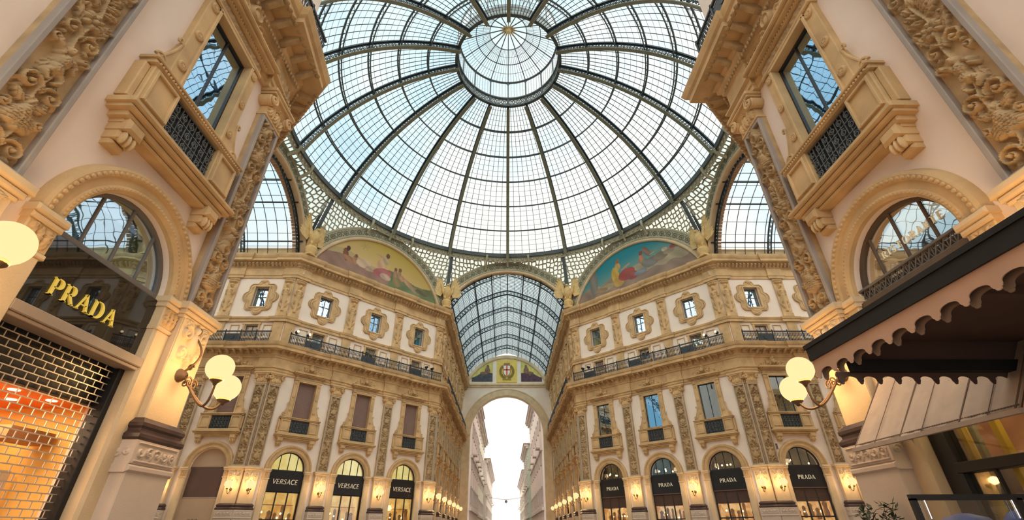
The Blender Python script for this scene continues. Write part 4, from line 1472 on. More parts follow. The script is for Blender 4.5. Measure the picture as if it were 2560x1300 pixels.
def build_dome():
    D = thing('glass_dome', 'great glass and iron dome over the octagon with a ring lantern', 'dome', (0, 0, 30.4))
    OFF = -30.4
    els = np.linspace(E0, E1, 7)
    # one rib in the plane of azimuth 0, copied round
    web = MB(); fl = MB()
    n = 40
    up = [(0, RS * cos(e) - .02, ZC + RS * sin(e)) for e in np.linspace(E0 - .02, E1, n)]
    def flange(mb, R, w, h):
        rows = []
        for e in np.linspace(E0 - .03, E1, n):
            r0, r1 = R - h / 2, R + h / 2
            rows.append([(sx * w / 2, r * cos(e), ZC + r * sin(e)) for sx, r in ((-1, r0), (1, r0), (1, r1), (-1, r1), (-1, r0))])
        mb.grid(np.array(rows))
    flange(web, RS - .10, .26, .14)
    flange(web, RS - .24, .05, .10)
    flange(web, RS - .74, .05, .08)
    flange(fl, RS - .82, .34, .07)
    m = 28
    for i in range(m):
        e = E0 + (E1 - E0) * (i + .5) / m
        R = RS - .49
        tx = (-sin(e), cos(e)); nr = (cos(e), sin(e))
        for q in (-1, 1):
            pts = []
            for t in np.linspace(0, 1, 15):
                a = q * pi / 2 + 2 * pi * 1.25 * t * q
                rr = .155 * (1 - .75 * t)
                cu, cv = q * .155, 0
                u = cu + rr * cos(a); v = cv + rr * sin(a)
                pts.append((0, R * nr[0] + u * tx[0] + v * nr[0], ZC + R * nr[1] + u * tx[1] + v * nr[1]))
            web.tube(pts, .038, 4)
    wm = web.mesh('dome_rib', 'iron_dark'); fm = fl.mesh('lower_flange', 'iron_olive')
    for k in range(16):
        o = put('rib', wm, D, OFF); o.rotation_euler = (0, 0, 2 * pi * k / 16)
        c = put('lower_flange', fm, o); c['label'] = 'olive grey lower flange'
    # purlin rings
    for j, e in enumerate(els[1:-1]):
        mb = MB()
        nn = 96
        for R, r in ((RS - .10, .085), (RS - .46, .06)):
            mb.tube([dpt(2 * pi * i / nn, e, R) for i in range(nn)], r, 5, True)
        zz = []
        for i in range(nn * 2):
            zz.append(dpt(2 * pi * i / (nn * 2), e, RS - (.12 if i % 2 else .44)))
        mb.tube(zz, .022, 4, True)
        put('purlin_ring', mb.mesh('purlin_ring', 'iron_rib'), D, OFF)
    # glazing bars
    mb = MB()
    for k in range(16 * 8):
        if k % 8 == 0: continue
        az = 2 * pi * k / 128
        mb.tube([dpt(az, e, RS - .01) for e in np.linspace(E0, E1, 26)], .032, 4)
    for j in range(6):
        for q in range(1, 5):
            e = els[j] + (els[j + 1] - els[j]) * q / 5
            mb.tube([dpt(2 * pi * i / 96, e, RS - .01) for i in range(96)], .015, 4, True)
    put('glazing_bars', mb.mesh('glazing_bars', 'iron_dark'), D, OFF)
    g = MB()
    P = np.array([[dpt(2 * pi * i / 128, e, RS + .03) for i in range(129)] for e in np.linspace(E0, E1, 40)])
    g.grid(P)
    put('glass', g.mesh('dome_glass', 'glass_dome', True), D, OFF)['label'] = 'curved clear glass skin of the dome'
    # ring beam at the foot
    mb = MB()
    mb.lathe([(17.95, 30.15), (17.95, 30.62), (18.35, 30.85), (18.55, 30.85), (18.55, 30.15), (17.95, 30.15)], n=128)
    mb.f = [f for f in mb.f if len(f) == 4]
    put('ring_beam', mb.mesh('ring_beam', 'iron_rib'), D, OFF)
    mb = MB()
    mb.lathe([(18.20, 29.55), (18.15, 29.6), (18.15, 29.66), (18.22, 29.7), (18.22, 30.08), (18.12, 30.12), (18.12, 30.17)], n=128)
    mb.f = [f for f in mb.f if len(f) == 4]
    for i in range(192):
        a = 2 * pi * i / 192
        c = (18.18 * sin(a), 18.18 * cos(a))
        mb.sphere((c[0], c[1], 29.88), (.16, .16, .17), 6, 4)
    put('scalloped_frieze', mb.mesh('scalloped_frieze', 'iron_cream'), D, OFF)['label'] = 'cream scalloped frieze'
    # lantern
    rl, z0, z1, z2, za = 5.10, 41.55, 42.75, 45.4, 47.6
    mb = MB()
    for a, b in ((z0 - .08, z0 + .14), (z1 - .10, z1 + .06)):
        mb.lathe([(rl - .14, a), (rl - .14, b), (rl + .16, b), (rl + .16, a), (rl - .14, a)], n=96)
    mb.f = [f for f in mb.f if len(f) == 4]
    for k in range(16):
        az = 2 * pi * (k) / 16
        d = (sin(az), cos(az))
        mb.bar((d[0] * rl, d[1] * rl, z0), (d[0] * rl, d[1] * rl, z1), .30, .12, (-d[0], -d[1], 0))
        for q in range(4):
            a2 = az + 2 * pi / 16 * (q + 1) / 5
            c = (sin(a2) * rl, cos(a2) * rl); tx = (cos(a2), -sin(a2))
            for rr in (.30, .12):
                mb.tube([(c[0] + tx[0] * rr * cos(t), c[1] + tx[1] * rr * cos(t), (z0 + z1) / 2 + .02 + rr * 1.2 * sin(t)) for t in np.linspace(0, 2 * pi, 15)[:-1]], .045, 4, True)
            for sx, sz in ((-1, 1), (1, 1), (-1, -1), (1, -1)):
                mb.tube([(c[0] + tx[0] * sx * .10, c[1] + tx[1] * sx * .10, (z0 + z1) / 2 + sz * .12), (c[0] + tx[0] * sx * .28, c[1] + tx[1] * sx * .28, (z0 + z1) / 2 + sz * .42)], .03, 4)
    ring = put('lantern_ring', mb.mesh('lantern_ring', 'iron_rib'), D, OFF)
    pl = MB()
    P = [[(rl * 1.02 * sin(2 * pi * i / 96), rl * 1.02 * cos(2 * pi * i / 96), z) for i in range(97)] for z in (z0, z1)]
    pl.grid(np.array(P))
    gm = glass('glass_lantern_band', (0.8, 0.85, 0.8), 0.0, 0.1, 0, 0.25)
    put('band_glass', pl.mesh('band_glass', gm), ring)
    mb = MB()
    mb.tube([(rl * sin(2 * pi * i / 96), rl * cos(2 * pi * i / 96), z2) for i in range(96)], .12, 6, True)
    for k in range(16):
        az = 2 * pi * k / 16; d = (sin(az), cos(az))
        mb.bar((d[0] * rl, d[1] * rl, z1), (d[0] * rl, d[1] * rl, z2), .12, .12, (-d[0], -d[1], 0))
        for sg in (-1, 1):
            tx = (cos(az) * sg, -sin(az) * sg)
            mb.tube([(d[0] * rl + tx[0] * .6 * (1 - cos(t)), d[1] * rl + tx[1] * .6 * (1 - cos(t)), z2 - .6 + .6 * sin(t)) for t in np.linspace(0, pi / 2, 8)], .035, 4)
    lf = put('lantern_frame', mb.mesh('lantern_frame', 'iron_rib'), D, OFF)
    mb = MB()
    def cone(az, t):
        r = rl * (1 - t); z = z2 + (za - z2) * (t ** .92)
        return (r * sin(az), r * cos(az), z)
    for k in range(16):
        az = 2 * pi * k / 16
        mb.tube([cone(az, t) for t in np.linspace(0, .97, 10)], .06, 4)
        for q in range(1, 6):
            a2 = az + 2 * pi / 16 * q / 6
            mb.tube([(rl * sin(a2), rl * cos(a2), z1), (rl * sin(a2), rl * cos(a2), z2)] + [cone(a2, t) for t in np.linspace(.02, .62, 6)], .018, 4)
    for t in (.34, .62): mb.tube([cone(2 * pi * i / 64, t) for i in range(64)], .05, 4, True)
    for t in (.17, .48): mb.tube([cone(2 * pi * i / 64, t) for i in range(64)], .02, 4, True)
    put('lantern_bars', mb.mesh('lantern_bars', 'iron_rib'), lf)
    mb = MB()
    P = [[(1.005 * rl * sin(2 * pi * i / 96), 1.005 * rl * cos(2 * pi * i / 96), z) for i in range(97)] for z in (z1, z2)]
    P += [[tuple(Vector(cone(2 * pi * i / 96, t)) + Vector((0, 0, .04))) for i in range(97)] for t in (.25, .5, .75, .99)]
    mb.grid(np.array(P))
    put('lantern_glass', mb.mesh('lantern_glass', 'glass_dome'), D, OFF)
    mb = MB()
    mb.lathe([(.02, za - .75), (.18, za - .65), (.30, za - .35), (.36, za - .2), (.26, za - .05), (.1, za)], n=20)
    for k in range(16):
        az = 2 * pi * k / 16
        mb.tube([(.3 * sin(az), .3 * cos(az), za - .3), (.75 * sin(az), .75 * cos(az), za - .42), (.6 * sin(az), .6 * cos(az), za - .55)], [.05, .04, .015], 4)
    put('finial', mb.mesh('finial', 'gilt'), D, OFF)['label'] = 'gilded star finial'
build_dome()

# ------------------------------------------------------------------ arches, murals and spandrels under the dome ring
def cut_mat():
    """pierced iron: round and polygonal lights cut out of a cream plate, glazed"""
    m = bpy.data.materials.new('pierced_iron')
    nt, N, L = nodes(m)
    out = N.new('ShaderNodeOutputMaterial')
    uv = N.new('ShaderNodeUVMap')
    v = N.new('ShaderNodeTexVoronoi'); v.voronoi_dimensions = '2D'; v.feature = 'DISTANCE_TO_EDGE'
    v.inputs['Scale'].default_value = 2.3; v.inputs['Randomness'].default_value = 0.45
    L.new(uv.outputs[0], v.inputs['Vector'])
    v2 = N.new('ShaderNodeTexVoronoi'); v2.voronoi_dimensions = '2D'; v2.feature = 'DISTANCE_TO_EDGE'
    v2.inputs['Scale'].default_value = 5.5; v2.inputs['Randomness'].default_value = 0.3
    L.new(uv.outputs[0], v2.inputs['Vector'])
    a = N.new('ShaderNodeMath'); a.operation = 'GREATER_THAN'; a.inputs[1].default_value = 0.13
    b = N.new('ShaderNodeMath'); b.operation = 'GREATER_THAN'; b.inputs[1].default_value = 0.045
    L.new(v.outputs['Distance'], a.inputs[0]); L.new(v2.outputs['Distance'], b.inputs[0])
    c = N.new('ShaderNodeMath'); c.operation = 'GREATER_THAN'; c.inputs[1].default_value = 0.23
    L.new(v.outputs['Distance'], c.inputs[0])
    mn = N.new('ShaderNodeMath'); mn.operation = 'MULTIPLY'
    L.new(a.outputs[0], mn.inputs[0]); L.new(b.outputs[0], mn.inputs[1])
    mx_ = N.new('ShaderNodeMath'); mx_.operation = 'MAXIMUM'
    L.new(mn.outputs[0], mx_.inputs[0]); L.new(c.outputs[0], mx_.inputs[1])
    p = N.new('ShaderNodeBsdfPrincipled')
    p.inputs['Base Color'].default_value = (0.40, 0.37, 0.25, 1); p.inputs['Roughness'].default_value = 0.6
    t = N.new('ShaderNodeBsdfTransparent'); t.inputs[0].default_value = (0.80, 0.88, 0.82, 1)
    d = N.new('ShaderNodeBsdfTranslucent'); d.inputs[0].default_value = (0.8, 0.8, 0.7, 1)
    g = N.new('ShaderNodeMixShader'); g.inputs[0].default_value = 0.25
    L.new(t.outputs[0], g.inputs[1]); L.new(d.outputs[0], g.inputs[2])
    mx = N.new('ShaderNodeMixShader')
    L.new(mx_.outputs[0], mx.inputs[0]); L.new(p.outputs[0], mx.inputs[1]); L.new(g.outputs[0], mx.inputs[2])
    L.new(mx.outputs[0], out.inputs[0])
    return m
M['pierced'] = cut_mat()

DD = (HH + AA) / sqrt(2)
SIDES = {  # name: (mid point, degrees, half length)
    'far passage': ((0, HH), 0, AA), 'left passage': ((-HH, 0), 90, AA), 'right passage': ((HH, 0), -90, AA),
    'left angled facade': ((-DD / sqrt(2), DD / sqrt(2)), 45, DL / 2), 'right angled facade': ((DD / sqrt(2), DD / sqrt(2)), -45, DL / 2),
}
def uv_from(me, fn):
    uvl = me.uv_layers.new(name='UVMap')
    co = [v.co for v in me.vertices]
    for li, l in enumerate(me.loops):
        uvl.data[li].uv = fn[l.vertex_index]

def arch_meshes(Lh):
    n = 72
    band = MB(); mould = MB(); ros = MB()
    rows_f, rows_i = [], []
    angs = [radians(8 + 164 * i / n) for i in range(n + 1)]
    def lim(a, r): return min(r, (Lh - .02) / max(1e-3, abs(cos(a))))
    P = np.array([[(lim(a, r) * cos(a), y, ARC_Z + lim(a, r) * sin(a)) for r, y in ((8.12, .3), (8.12, -.05), (8.16, -.12), (8.24, -.12), (8.28, -.07), (9.0, -.07), (9.04, -.14), (9.2, -.14), (9.26, -.06), (9.26, .3))] for a in angs])
    band.grid(P)
    P = np.array([[(lim(a, r) * cos(a), y, ARC_Z + lim(a, r) * sin(a)) for r, y in ((7.78, .4), (7.78, -.12), (7.84, -.2), (7.92, -.22), (8.0, -.18), (8.04, -.1), (8.12, -.08))] for a in angs])
    mould.grid(P)
    m = 30
    for i in range(m):
        a = radians(12 + 156 * (i + .5) / m)
        if 9.0 * abs(cos(a)) > Lh: continue
        c = (8.64 * cos(a), -.09, ARC_Z + 8.64 * sin(a))
        ros.tube([(c[0] + .24 * cos(t), c[1], c[2] + .24 * sin(t)) for t in np.linspace(0, 2 * pi, 17)[:-1]], .05, 5, True)
        ros.sphere(c, (.12, .07, .12), 8, 6)
        a2 = radians(12 + 156 * (i + 1) / m)
        for dr in (-.2, .2):
            ros.sphere(((8.64 + dr) * cos(a2), -.08, ARC_Z + (8.64 + dr) * sin(a2)), (.08, .05, .08), 6, 4)
    return band.mesh('arch_band', 'iron_cream'), mould.mesh('arch_edge', 'stone_pale'), ros.mesh('rosettes', 'iron_olive')
sb_ = MB()
for i in range(58):
    a = radians(21 + 138 * (i + .5) / 58)
    c = Vector((7.62 * cos(a), .62, ARC_Z + 7.62 * sin(a)))
    sb_.bar(tuple(c + Vector((-sin(a), 0, cos(a))) * -.13), tuple(c + Vector((-sin(a), 0, cos(a))) * .13), .45, .30, (cos(a), 0, sin(a)))
M['soffit_brown'] = mat('soffit_brown', (.36, .21, .11), .7, .15, 2)
SOFFIT = sb_.mesh('soffit_blocks', 'soffit_brown')
ARC_ARM = arch_meshes(AA); ARC_DIA = arch_meshes(DL / 2)
for nm, (mid, deg, Lh) in SIDES.items():
    am = ARC_ARM if 'passage' in nm else ARC_DIA
    t = thing('iron_arch', 'round cream iron arch with rosettes over the ' + nm, 'arch', (mid[0], mid[1], 23.4), radians(deg), 'rosette arches under the dome')
    place(t, [('arch_band', am[0], (('rosettes', am[2]),)), ('arch_edge', am[1])] + ([('soffit_blocks', SOFFIT, None, 'brown coffered soffit')] if nm.endswith('t passage') else []), 23.4)
    # pierced spandrel between the arch and the dome ring
    rot = Matrix.Rotation(radians(deg), 3, 'Z')
    inv = rot.transposed()
    mb = MB(); n = 48; A = []; B = []; UV = []
    for i in range(n + 1):
        s = -Lh + 2 * Lh * i / n
        z = ARC_Z + sqrt(max(0, 9.22 ** 2 - s * s))
        w = rot @ Vector((s, 0.05, 0)) + Vector((mid[0], mid[1], 0))
        az = atan2(w.x, w.y)
        r = Vector((18.28 * sin(az), 18.28 * cos(az), 0)) - Vector((mid[0], mid[1], 0))
        r = inv @ r
        A.append((s, 0.05, z)); B.append((r.x, r.y, 30.25))
    rows = [[tuple(Vector(a) + (Vector(b) - Vector(a)) * q / 6) for a, b in zip(A, B)] for q in range(7)]
    mb.grid(np.array(rows))
    me = mb.mesh('spandrel', 'pierced', True)
    uv_from(me, [(p[0], p[2]) for r in rows for p in r])
    t2 = thing('spandrel_panel', 'pierced iron spandrel between dome ring and arch over the ' + nm, 'spandrel', (mid[0], mid[1], 24.0), radians(deg), 'pierced spandrels')
    put('pierced_plate', me, t2, -24.0)
    br = [-2.6, 0.0, 2.6]
    for s in br:
        b = MB()
        z = ARC_Z + sqrt(9.2 ** 2 - s * s)
        w = rot @ Vector((s, 0, 0)) + Vector((mid[0], mid[1], 0)); az = atan2(w.x, w.y)
        q = inv @ (Vector((17.9 * sin(az), 17.9 * cos(az), 0)) - Vector((mid[0], mid[1], 0)))
        p0 = Vector((s, -.2, z - .55)); p1 = Vector((q.x, q.y, 30.3))
        pts = []
        for tt in np.linspace(0, 1, 9):
            pts.append((p0.x + (p1.x - p0.x) * tt, p0.y + (p1.y - p0.y) * tt - .3 * sin(pi * tt), p0.z + (p1.z - p0.z) * tt))
        b.tube(pts, [.12, .13, .13, .13, .13, .13, .14, .15, .16], 6)
        b.sphere(pts[0], (.14, .12, .2), 8, 6)
        put('bracket', b.mesh('spandrel_bracket', 'iron_cream'), t2, -24.0)
# dark legs running from the dome ribs down to the eagles
def corner_pts():
    return [('left corner of the far passage', (-AA, HH)), ('right corner of the far passage', (AA, HH)), ('left passage corner', (-HH, AA)), ('right passage corner', (HH, AA))]
for nm, (x, y) in corner_pts():
    az = atan2(x, y)
    mb = MB()
    d = Vector((sin(az), cos(az), 0)); tx = Vector((cos(az), -sin(az), 0))
    for off, w in ((0, .30),):
        p1 = d * 18.2 + Vector((0, 0, 30.2)); p0 = d * 19.75 + Vector((0, 0, 25.3))
        mb.bar(p0, p1, .34, .14, d)
        q1 = p1 + d * .75; q0 = p0 + d * .55
        mb.bar(q0, q1, .26, .12, d)
        for i in range(5):
            c = p0.lerp(p1, (i + .5) / 5) + d * .33
            mb.tube([tuple(c + d * .22 * cos(t) + Vector((0, 0, 1)) * .34 * sin(t)) for t in np.linspace(0, 2 * pi, 13)[:-1]], .04, 4, True)
    t = thing('dome_leg', 'dark iron leg from dome ring down to the eagle, ' + nm, 'iron leg', (x * .95, y * .95, 25.3), 0, 'iron legs of the dome')
    o = put('lattice_leg', mb.mesh('lattice_leg', 'iron_rib'), t); o.location = (-x * .95, -y * .95, -25.3)

# ---- painted lunettes (generic allegories)
def paint(side):
    cols = {}
    def f(x, z):
        u = x / 7.3; w = (z - 23.4) / 5.1
        n = .5 + .5 * sin(x * 2.3 + 1.7 * sin(z * 1.9 + x * .6)) * cos(z * 2.1 + .8 * sin(x * 1.3))
        if side == 'left':
            top = np.array((.58, .42, .06)); low = np.array((.84, .60, .34))
            c = top * min(1, max(0, w * .9 + .25 * u)) + low * (1 - min(1, max(0, w * .9 + .25 * u)))
            g = .44 + .05 * sin(x * 1.1) - .10 * u
            if w < g: c = c * .45 + np.array((.46, .38, .22)) * .55 if u < .05 else np.array((.26, .27, .13)) * (.75 + .3 * n)
            if w < g - .13: c = np.array((.42, .26, .20)) * (.8 + .3 * n) if u < .1 else np.array((.22, .28, .14)) * (.8 + .4 * n)
            figs = [(-4.5, 1.05, .28, .60, .25, (.32, .14, .08)), (-4.35, 1.7, .20, .24, 0, (.14, .06, .04)), (-4.0, .75, .8, .26, -.2, (.52, .27, .16)), (-3.4, .85, .25, .42, .2, (.56, .30, .18)), (-3.35, 1.28, .15, .17, 0, (.3, .13, .08)),
                    (-2.4, .85, .75, .42, .1, (.80, .58, .40)), (-1.6, .6, .5, .25, .3, (.62, .44, .30)), (-.3, 1.25, .5, .7, .1, (.78, .50, .30)), (0.15, 2.0, .36, .44, .3, (.62, .50, .28)), (.3, 2.5, .22, .24, 0, (.24, .12, .06)),
                    (-.3, 2.2, .75, .10, -.1, (.72, .45, .30)), (-.1, .65, 1.0, .45, .25, (.58, .20, .20)), (.35, .4, .6, .3, -.1, (.70, .50, .38)), (1.5, .95, .24, .55, 0, (.50, .32, .18)), (1.5, 1.5, .18, .18, 0, (.28, .15, .08)), (2.0, 1.05, .22, .55, 0, (.46, .30, .18)), (2.05, 1.62, .18, .19, 0, (.3, .15, .09)),
                    (1.8, .3, .5, .45, 0, (.40, .30, .15)), (3.2, .6, .95, .22, -.55, (.66, .40, .24)), (2.4, .85, .28, .3, .3, (.66, .38, .22)), (4.3, .2, .7, .25, -.3, (.50, .36, .22)), (5.2, .2, .8, .22, -.1, (.22, .20, .12))]
            for k in range(7):
                a = k * pi / 3.5; figs.append((-2.6 + .3 * cos(a), 2.55 + .2 * sin(a), .28, .03, a, (.56, .44, .18)))
        else:
            top = np.array((.03, .30, .36)); low = np.array((.42, .46, .28))
            q = min(1, max(0, w * 1.3 - .05 - .35 * u))
            c = top * q + low * (1 - q)
            g = .46 + .16 * u + .04 * sin(x * 2.1)
            if w < g: c = (np.array((.50, .42, .28)) if u > 0 else np.array((.46, .34, .22))) * (.75 + .35 * n)
            if w < .30 + .03 * sin(x * 3): c = np.array((.36, .26, .20)) * (.8 + .4 * n)
            figs = [(-6.3, 1.3, .5, 1.6, 0, (.30, .28, .24)), (-3.3, 1.0, .42, .95, .1, (.74, .48, .10)), (-3.0, .4, .6, .5, 0, (.66, .42, .12)), (-2.9, 1.9, .30, .4, 0, (.72, .46, .16)), (-2.85, 2.42, .22, .24, 0, (.46, .20, .10)),
                    (-1.9, .85, .95, .55, .2, (.48, .12, .10)), (-1.2, .5, .7, .38, 0, (.44, .13, .12)), (-1.9, 1.6, .6, .09, .35, (.62, .40, .24)), (.1, 1.7, .30, .48, -.1, (.60, .30, .18)), (.15, 2.3, .2, .22, 0, (.30, .12, .08)), (.85, 2.25, .28, .65, .5, (.36, .22, .16)),
                    (.5, 1.2, .4, .4, 0, (.30, .30, .22)), (-.2, .55, .7, .25, .1, (.30, .34, .36)), (1.3, 1.1, .9, .45, .2, (.30, .28, .26)), (2.4, 1.3, .8, .42, .2, (.34, .27, .20)), (3.4, 1.5, .6, .32, .2, (.46, .36, .26)), (2.9, 1.75, .3, .18, 0, (.66, .56, .40)), (3.9, 1.75, .4, .2, .1, (.44, .16, .12)),
                    (4.6, 1.8, .5, .2, .2, (.36, .32, .24)), (-4.6, .25, .9, .3, .1, (.55, .44, .26)), (-5.4, .15, .8, .25, 0, (.42, .30, .18)), (1.6, 1.9, .45, .07, .3, (.52, .40, .24))]
        zz = z - 23.4
        for fx, fz, rx, rz, an, fc in figs:
            fx, fz = (fx + (1.3 if side == 'right' else 0)) * .96, fz * 1.2 + .95
            rx, rz = rx * 1.1, rz * 1.2
            dx, dz = x - fx, zz - fz
            uu = (dx * cos(an) + dz * sin(an)) / rx; vv = (-dx * sin(an) + dz * cos(an)) / rz
            d = uu * uu + vv * vv
            if d < 1.0:
                c = np.array(fc) * (.80 + .25 * (.5 + .5 * sin(3 * uu + 2.2 * vv + fx)) * (1 - .4 * d))
        return np.clip(c, 0, 1) ** 1.12 * .80
    return f
def paint_mat():
    m = bpy.data.materials.new('fresco')
    nt, N, L = nodes(m)
    out = N.new('ShaderNodeOutputMaterial'); b = N.new('ShaderNodeBsdfPrincipled')
    a = N.new('ShaderNodeAttribute'); a.attribute_name = 'pigment'
    L.new(a.outputs['Color'], b.inputs['Base Color']); b.inputs['Roughness'].default_value = .8
    L.new(b.outputs[0], out.inputs[0])
    return m
M['fresco'] = paint_mat()
for side, sgn in (('left', -1), ('right', 1)):
    nx, nz = 210, 84
    f = paint(side)
    rows = []; cols = []
    for j in range(nz + 1):
        z = 23.38 + (ARC_Z + ARC_R - 23.4) * (j / nz) * .9999
        hw = sqrt(max(1e-4, ARC_R ** 2 - (z - ARC_Z) ** 2))
        r = []
        for i in range(nx + 1):
            x = -hw + 2 * hw * i / nx
            r.append((x, .02, z)); cols.append(f(x, z))
        rows.append(r)
    mb = MB(); mb.grid(np.array(rows))
    me = mb.mesh('mural', 'fresco', True)
    at = me.color_attributes.new('pigment', 'FLOAT_COLOR', 'POINT')
    at.data.foreach_set('color', np.concatenate([np.array(cols), np.ones((len(cols), 1))], 1).ravel().tolist())
    mid, deg, Lh = SIDES[side + ' angled facade']
    o = put('mural', me); o.location = (mid[0], mid[1], 0); o.rotation_euler = (0, 0, radians(deg))
    tag(o, 'painted lunette with reclining figures under a %s sky, above %s angled facade' % ('golden' if side == 'left' else 'blue green', side), 'mural', 'painted lunettes')
    bk = MB(); n = 40
    th = math.asin((23.4 - ARC_Z) / 8.1)
    bk.poly_y([(8.1 * cos(th + (pi - 2 * th) * i / n), ARC_Z + 8.1 * sin(th + (pi - 2 * th) * i / n)) for i in range(n + 1)], .04, .4)
    b = struct(bk.build('wall_lunette_' + side, 'stucco')); b.location = (mid[0], mid[1], 0); b.rotation_euler = (0, 0, radians(deg))

# ---- gilded eagles on the corners
def eagle_parts():
    ped = MB(); ped.lathe([(.50, 0), (.52, .12), (.40, .2), (.50, .45), (.58, .75), (.50, .95), (.36, 1.05), (.42, 1.15)], n=16)
    ped.bevbox(-.5, .5, -.45, .45, -.02, .14, .04)
    body = MB()
    pts = [(0, .62, .95), (0, .42, 1.15), (0, .2, 1.45), (0, .02, 1.85), (0, -.10, 2.25), (0, -.10, 2.55), (0, -.14, 2.74), (0, -.26, 2.84), (0, -.42, 2.82), (0, -.54, 2.70)]
    body.tube(pts, [.20, .26, .40, .50, .46, .30, .22, .21, .13, .03], 14)
    for sg in (-1, 1):
        body.tube([(sg * .22, .0, 1.55), (sg * .26, -.12, 1.32), (sg * .24, -.2, 1.14)], [.2, .13, .09], 8)
        for q in (-1, 0, 1): body.tube([(sg * .24, -.2, 1.16), (sg * .24 + q * .1, -.38, 1.12)], [.06, .03], 5)
        body.sphere((sg * .13, -.32, 2.89), .035, 6, 5)
    wings = []
    for sg in (-1, 1):
        w = MB()
        for k in range(9):
            a = radians(74 - 6.5 * k); L = 2.05 - .12 * k
            s = Vector((sg * (.42 + .03 * k), .08 + .02 * k, 2.35 - .10 * k))
            d = Vector((sg * cos(a), .04, sin(a))); e = s + d * L
            nrm = Vector((-sg * sin(a), 0, cos(a)))
            m = s + d * L * .6
            v = []
            for y in (-.03, .04):
                for p, ww in ((s, .13), (m, .19), (e, .04)):
                    v += [p + nrm * ww + Vector((0, y - .02 * k, 0)), p - nrm * ww + Vector((0, y - .02 * k, 0))]
            w.add(v, [(0, 1, 3, 2), (2, 3, 5, 4), (7, 6, 8, 9), (9, 8, 10, 11), (0, 2, 8, 6), (2, 4, 10, 8), (1, 7, 9, 3), (3, 9, 11, 5), (4, 5, 11, 10)])
        w.tube([(sg * .25, 0, 1.7), (sg * .5, -.02, 2.1), (sg * .62, .0, 2.6), (sg * .78, .06, 3.1)], [.2, .22, .17, .06], 8)
        wings.append(w)
    return [('pedestal', ped.mesh('eagle_pedestal', 'gilt')), ('body', body.mesh('eagle_body', 'gilt', True))] + [('wing', w.mesh('eagle_wing', 'gilt')) for w in wings]
EAGLE = eagle_parts()
for nm, (x, y) in corner_pts():
    az = atan2(x, y); r = sqrt(x * x + y * y) - .80
    t = thing('eagle_statue', 'gilded eagle with raised wings on the cornice, ' + nm, 'statue', (r * sin(az), r * cos(az), 23.46), -az, 'gilded eagles')
    place(t, EAGLE)

# ------------------------------------------------------------------ barrel vaults of glass over the arms
TH0 = math.asin((23.4 - ARC_Z) / ARC_R)
def vr(R, a):
    x = R * cos(a)
    return R + .38 * max(0, 1 - abs(x) / 2.3)
def vp(R, a, y):
    r = vr(R, a); return (r * cos(a), y, ARC_Z + r * sin(a))
def vault_parts(L, na, gap, gm='glass_vault'):
    out = []
    n = 44
    angs = np.linspace(TH0 - .05, pi - TH0 + .05, n + 1)
    rib = MB()
    for R, w in ((ARC_R - .05, .075), (ARC_R - .58, .06)):
        rib.tube([vp(R, a, 0) for a in angs], w, 4)
    for i in range(0, n + 1):
        rib.bar(vp(ARC_R - .05, angs[i], 0), vp(ARC_R - .58, angs[i], 0), .07, .09, (0, 1, 0))
    for i in range(n):
        a = (angs[i] + angs[i + 1]) / 2
        rib.tube([tuple(Vector(vp(ARC_R - .315, a, 0)) + Vector((-sin(a) * .13 * cos(t) + cos(a) * .22 * sin(t), 0, cos(a) * .13 * cos(t) + sin(a) * .22 * sin(t)))) for t in np.linspace(0, 2 * pi, 9)[:-1]], .03, 4, True)
    rm = rib.mesh('lattice_rib', 'iron_dark')
    ny = int(L / 5.0)
    ys = [.35] + [5.36 + PITCH * i for i in range(ny)]
    for y in ys:
        if y < L: out.append(('lattice_rib', rm, y))
    pu = MB()
    for x in (-6.6, -4.0, -1.95, 0, 1.95, 4.0, 6.6):
        a = math.acos(x / ARC_R)
        pu.bar(vp(ARC_R - .06, a, 0), vp(ARC_R - .06, a, L), .12, .16, (cos(a), 0, sin(a)))
    out.append(('purlins', pu.mesh('purlins', 'iron_dark'), 0))
    gb = MB()
    for i in range(1, na):
        a = TH0 + (pi - 2 * TH0) * i / na
        gb.bar(vp(ARC_R, a, 0), vp(ARC_R, a, L), .035, .04, (cos(a), 0, sin(a)))
    m = int(L / gap)
    aa = np.linspace(TH0, pi - TH0, 25)
    for j in range(m):
        gb.tube([vp(ARC_R, a, (j + .5) * L / m) for a in aa], .032, 4)
    out.append(('glazing_bars', gb.mesh('vault_bars', 'iron_dark'), 0))
    g = MB(); g.grid(np.array([[vp(ARC_R + .05, a, y) for a in np.linspace(TH0, pi - TH0, 49)] for y in np.linspace(0, L, 8)]))
    out.append(('glass', g.mesh('vault_glass', gm, True), 0))
    return out
VAULT_FAR = vault_parts(YE - HH, 22, .38)
VAULT_SIDE = vault_parts(YE - HH, 16, .92, 'glass_vault_clear')
for nm, loc, deg in (('far passage', (0, HH), 0), ('left side passage', (-HH, 0), 90), ('right side passage', (HH, 0), -90), ('near passage', (0, -HH), 180)):
    t = thing('glass_vault', 'arched glass and iron barrel roof over the ' + nm, 'glass roof', (loc[0], loc[1], 23.4), radians(deg), 'barrel glass roofs')
    for pn, me, y in (VAULT_FAR if nm == 'far passage' else VAULT_SIDE):
        o = put(pn, me, t); o.location = (0, y, -23.4)
# parapet the vaults stand on
for k in ('left_passage', 'right_passage', 'far_left', 'far_right'):
    sg = SEG[k]
    mb = MB(); mb.bevbox(0, sg.L, -.02, .5, 23.4, 24.35, .02); mb.bevbox(0, sg.L, -.10, .5, 24.35, 24.5, .03); mb.bevbox(0, sg.L, -.08, .5, 23.4, 23.62, .02)
    o = trim(mb, 'stone', 'stone parapet under the glass roof, ' + PHRASE[k]); o.location = (sg.o.x, sg.o.y, 0); o.rotation_euler = (0, 0, sg.phi)

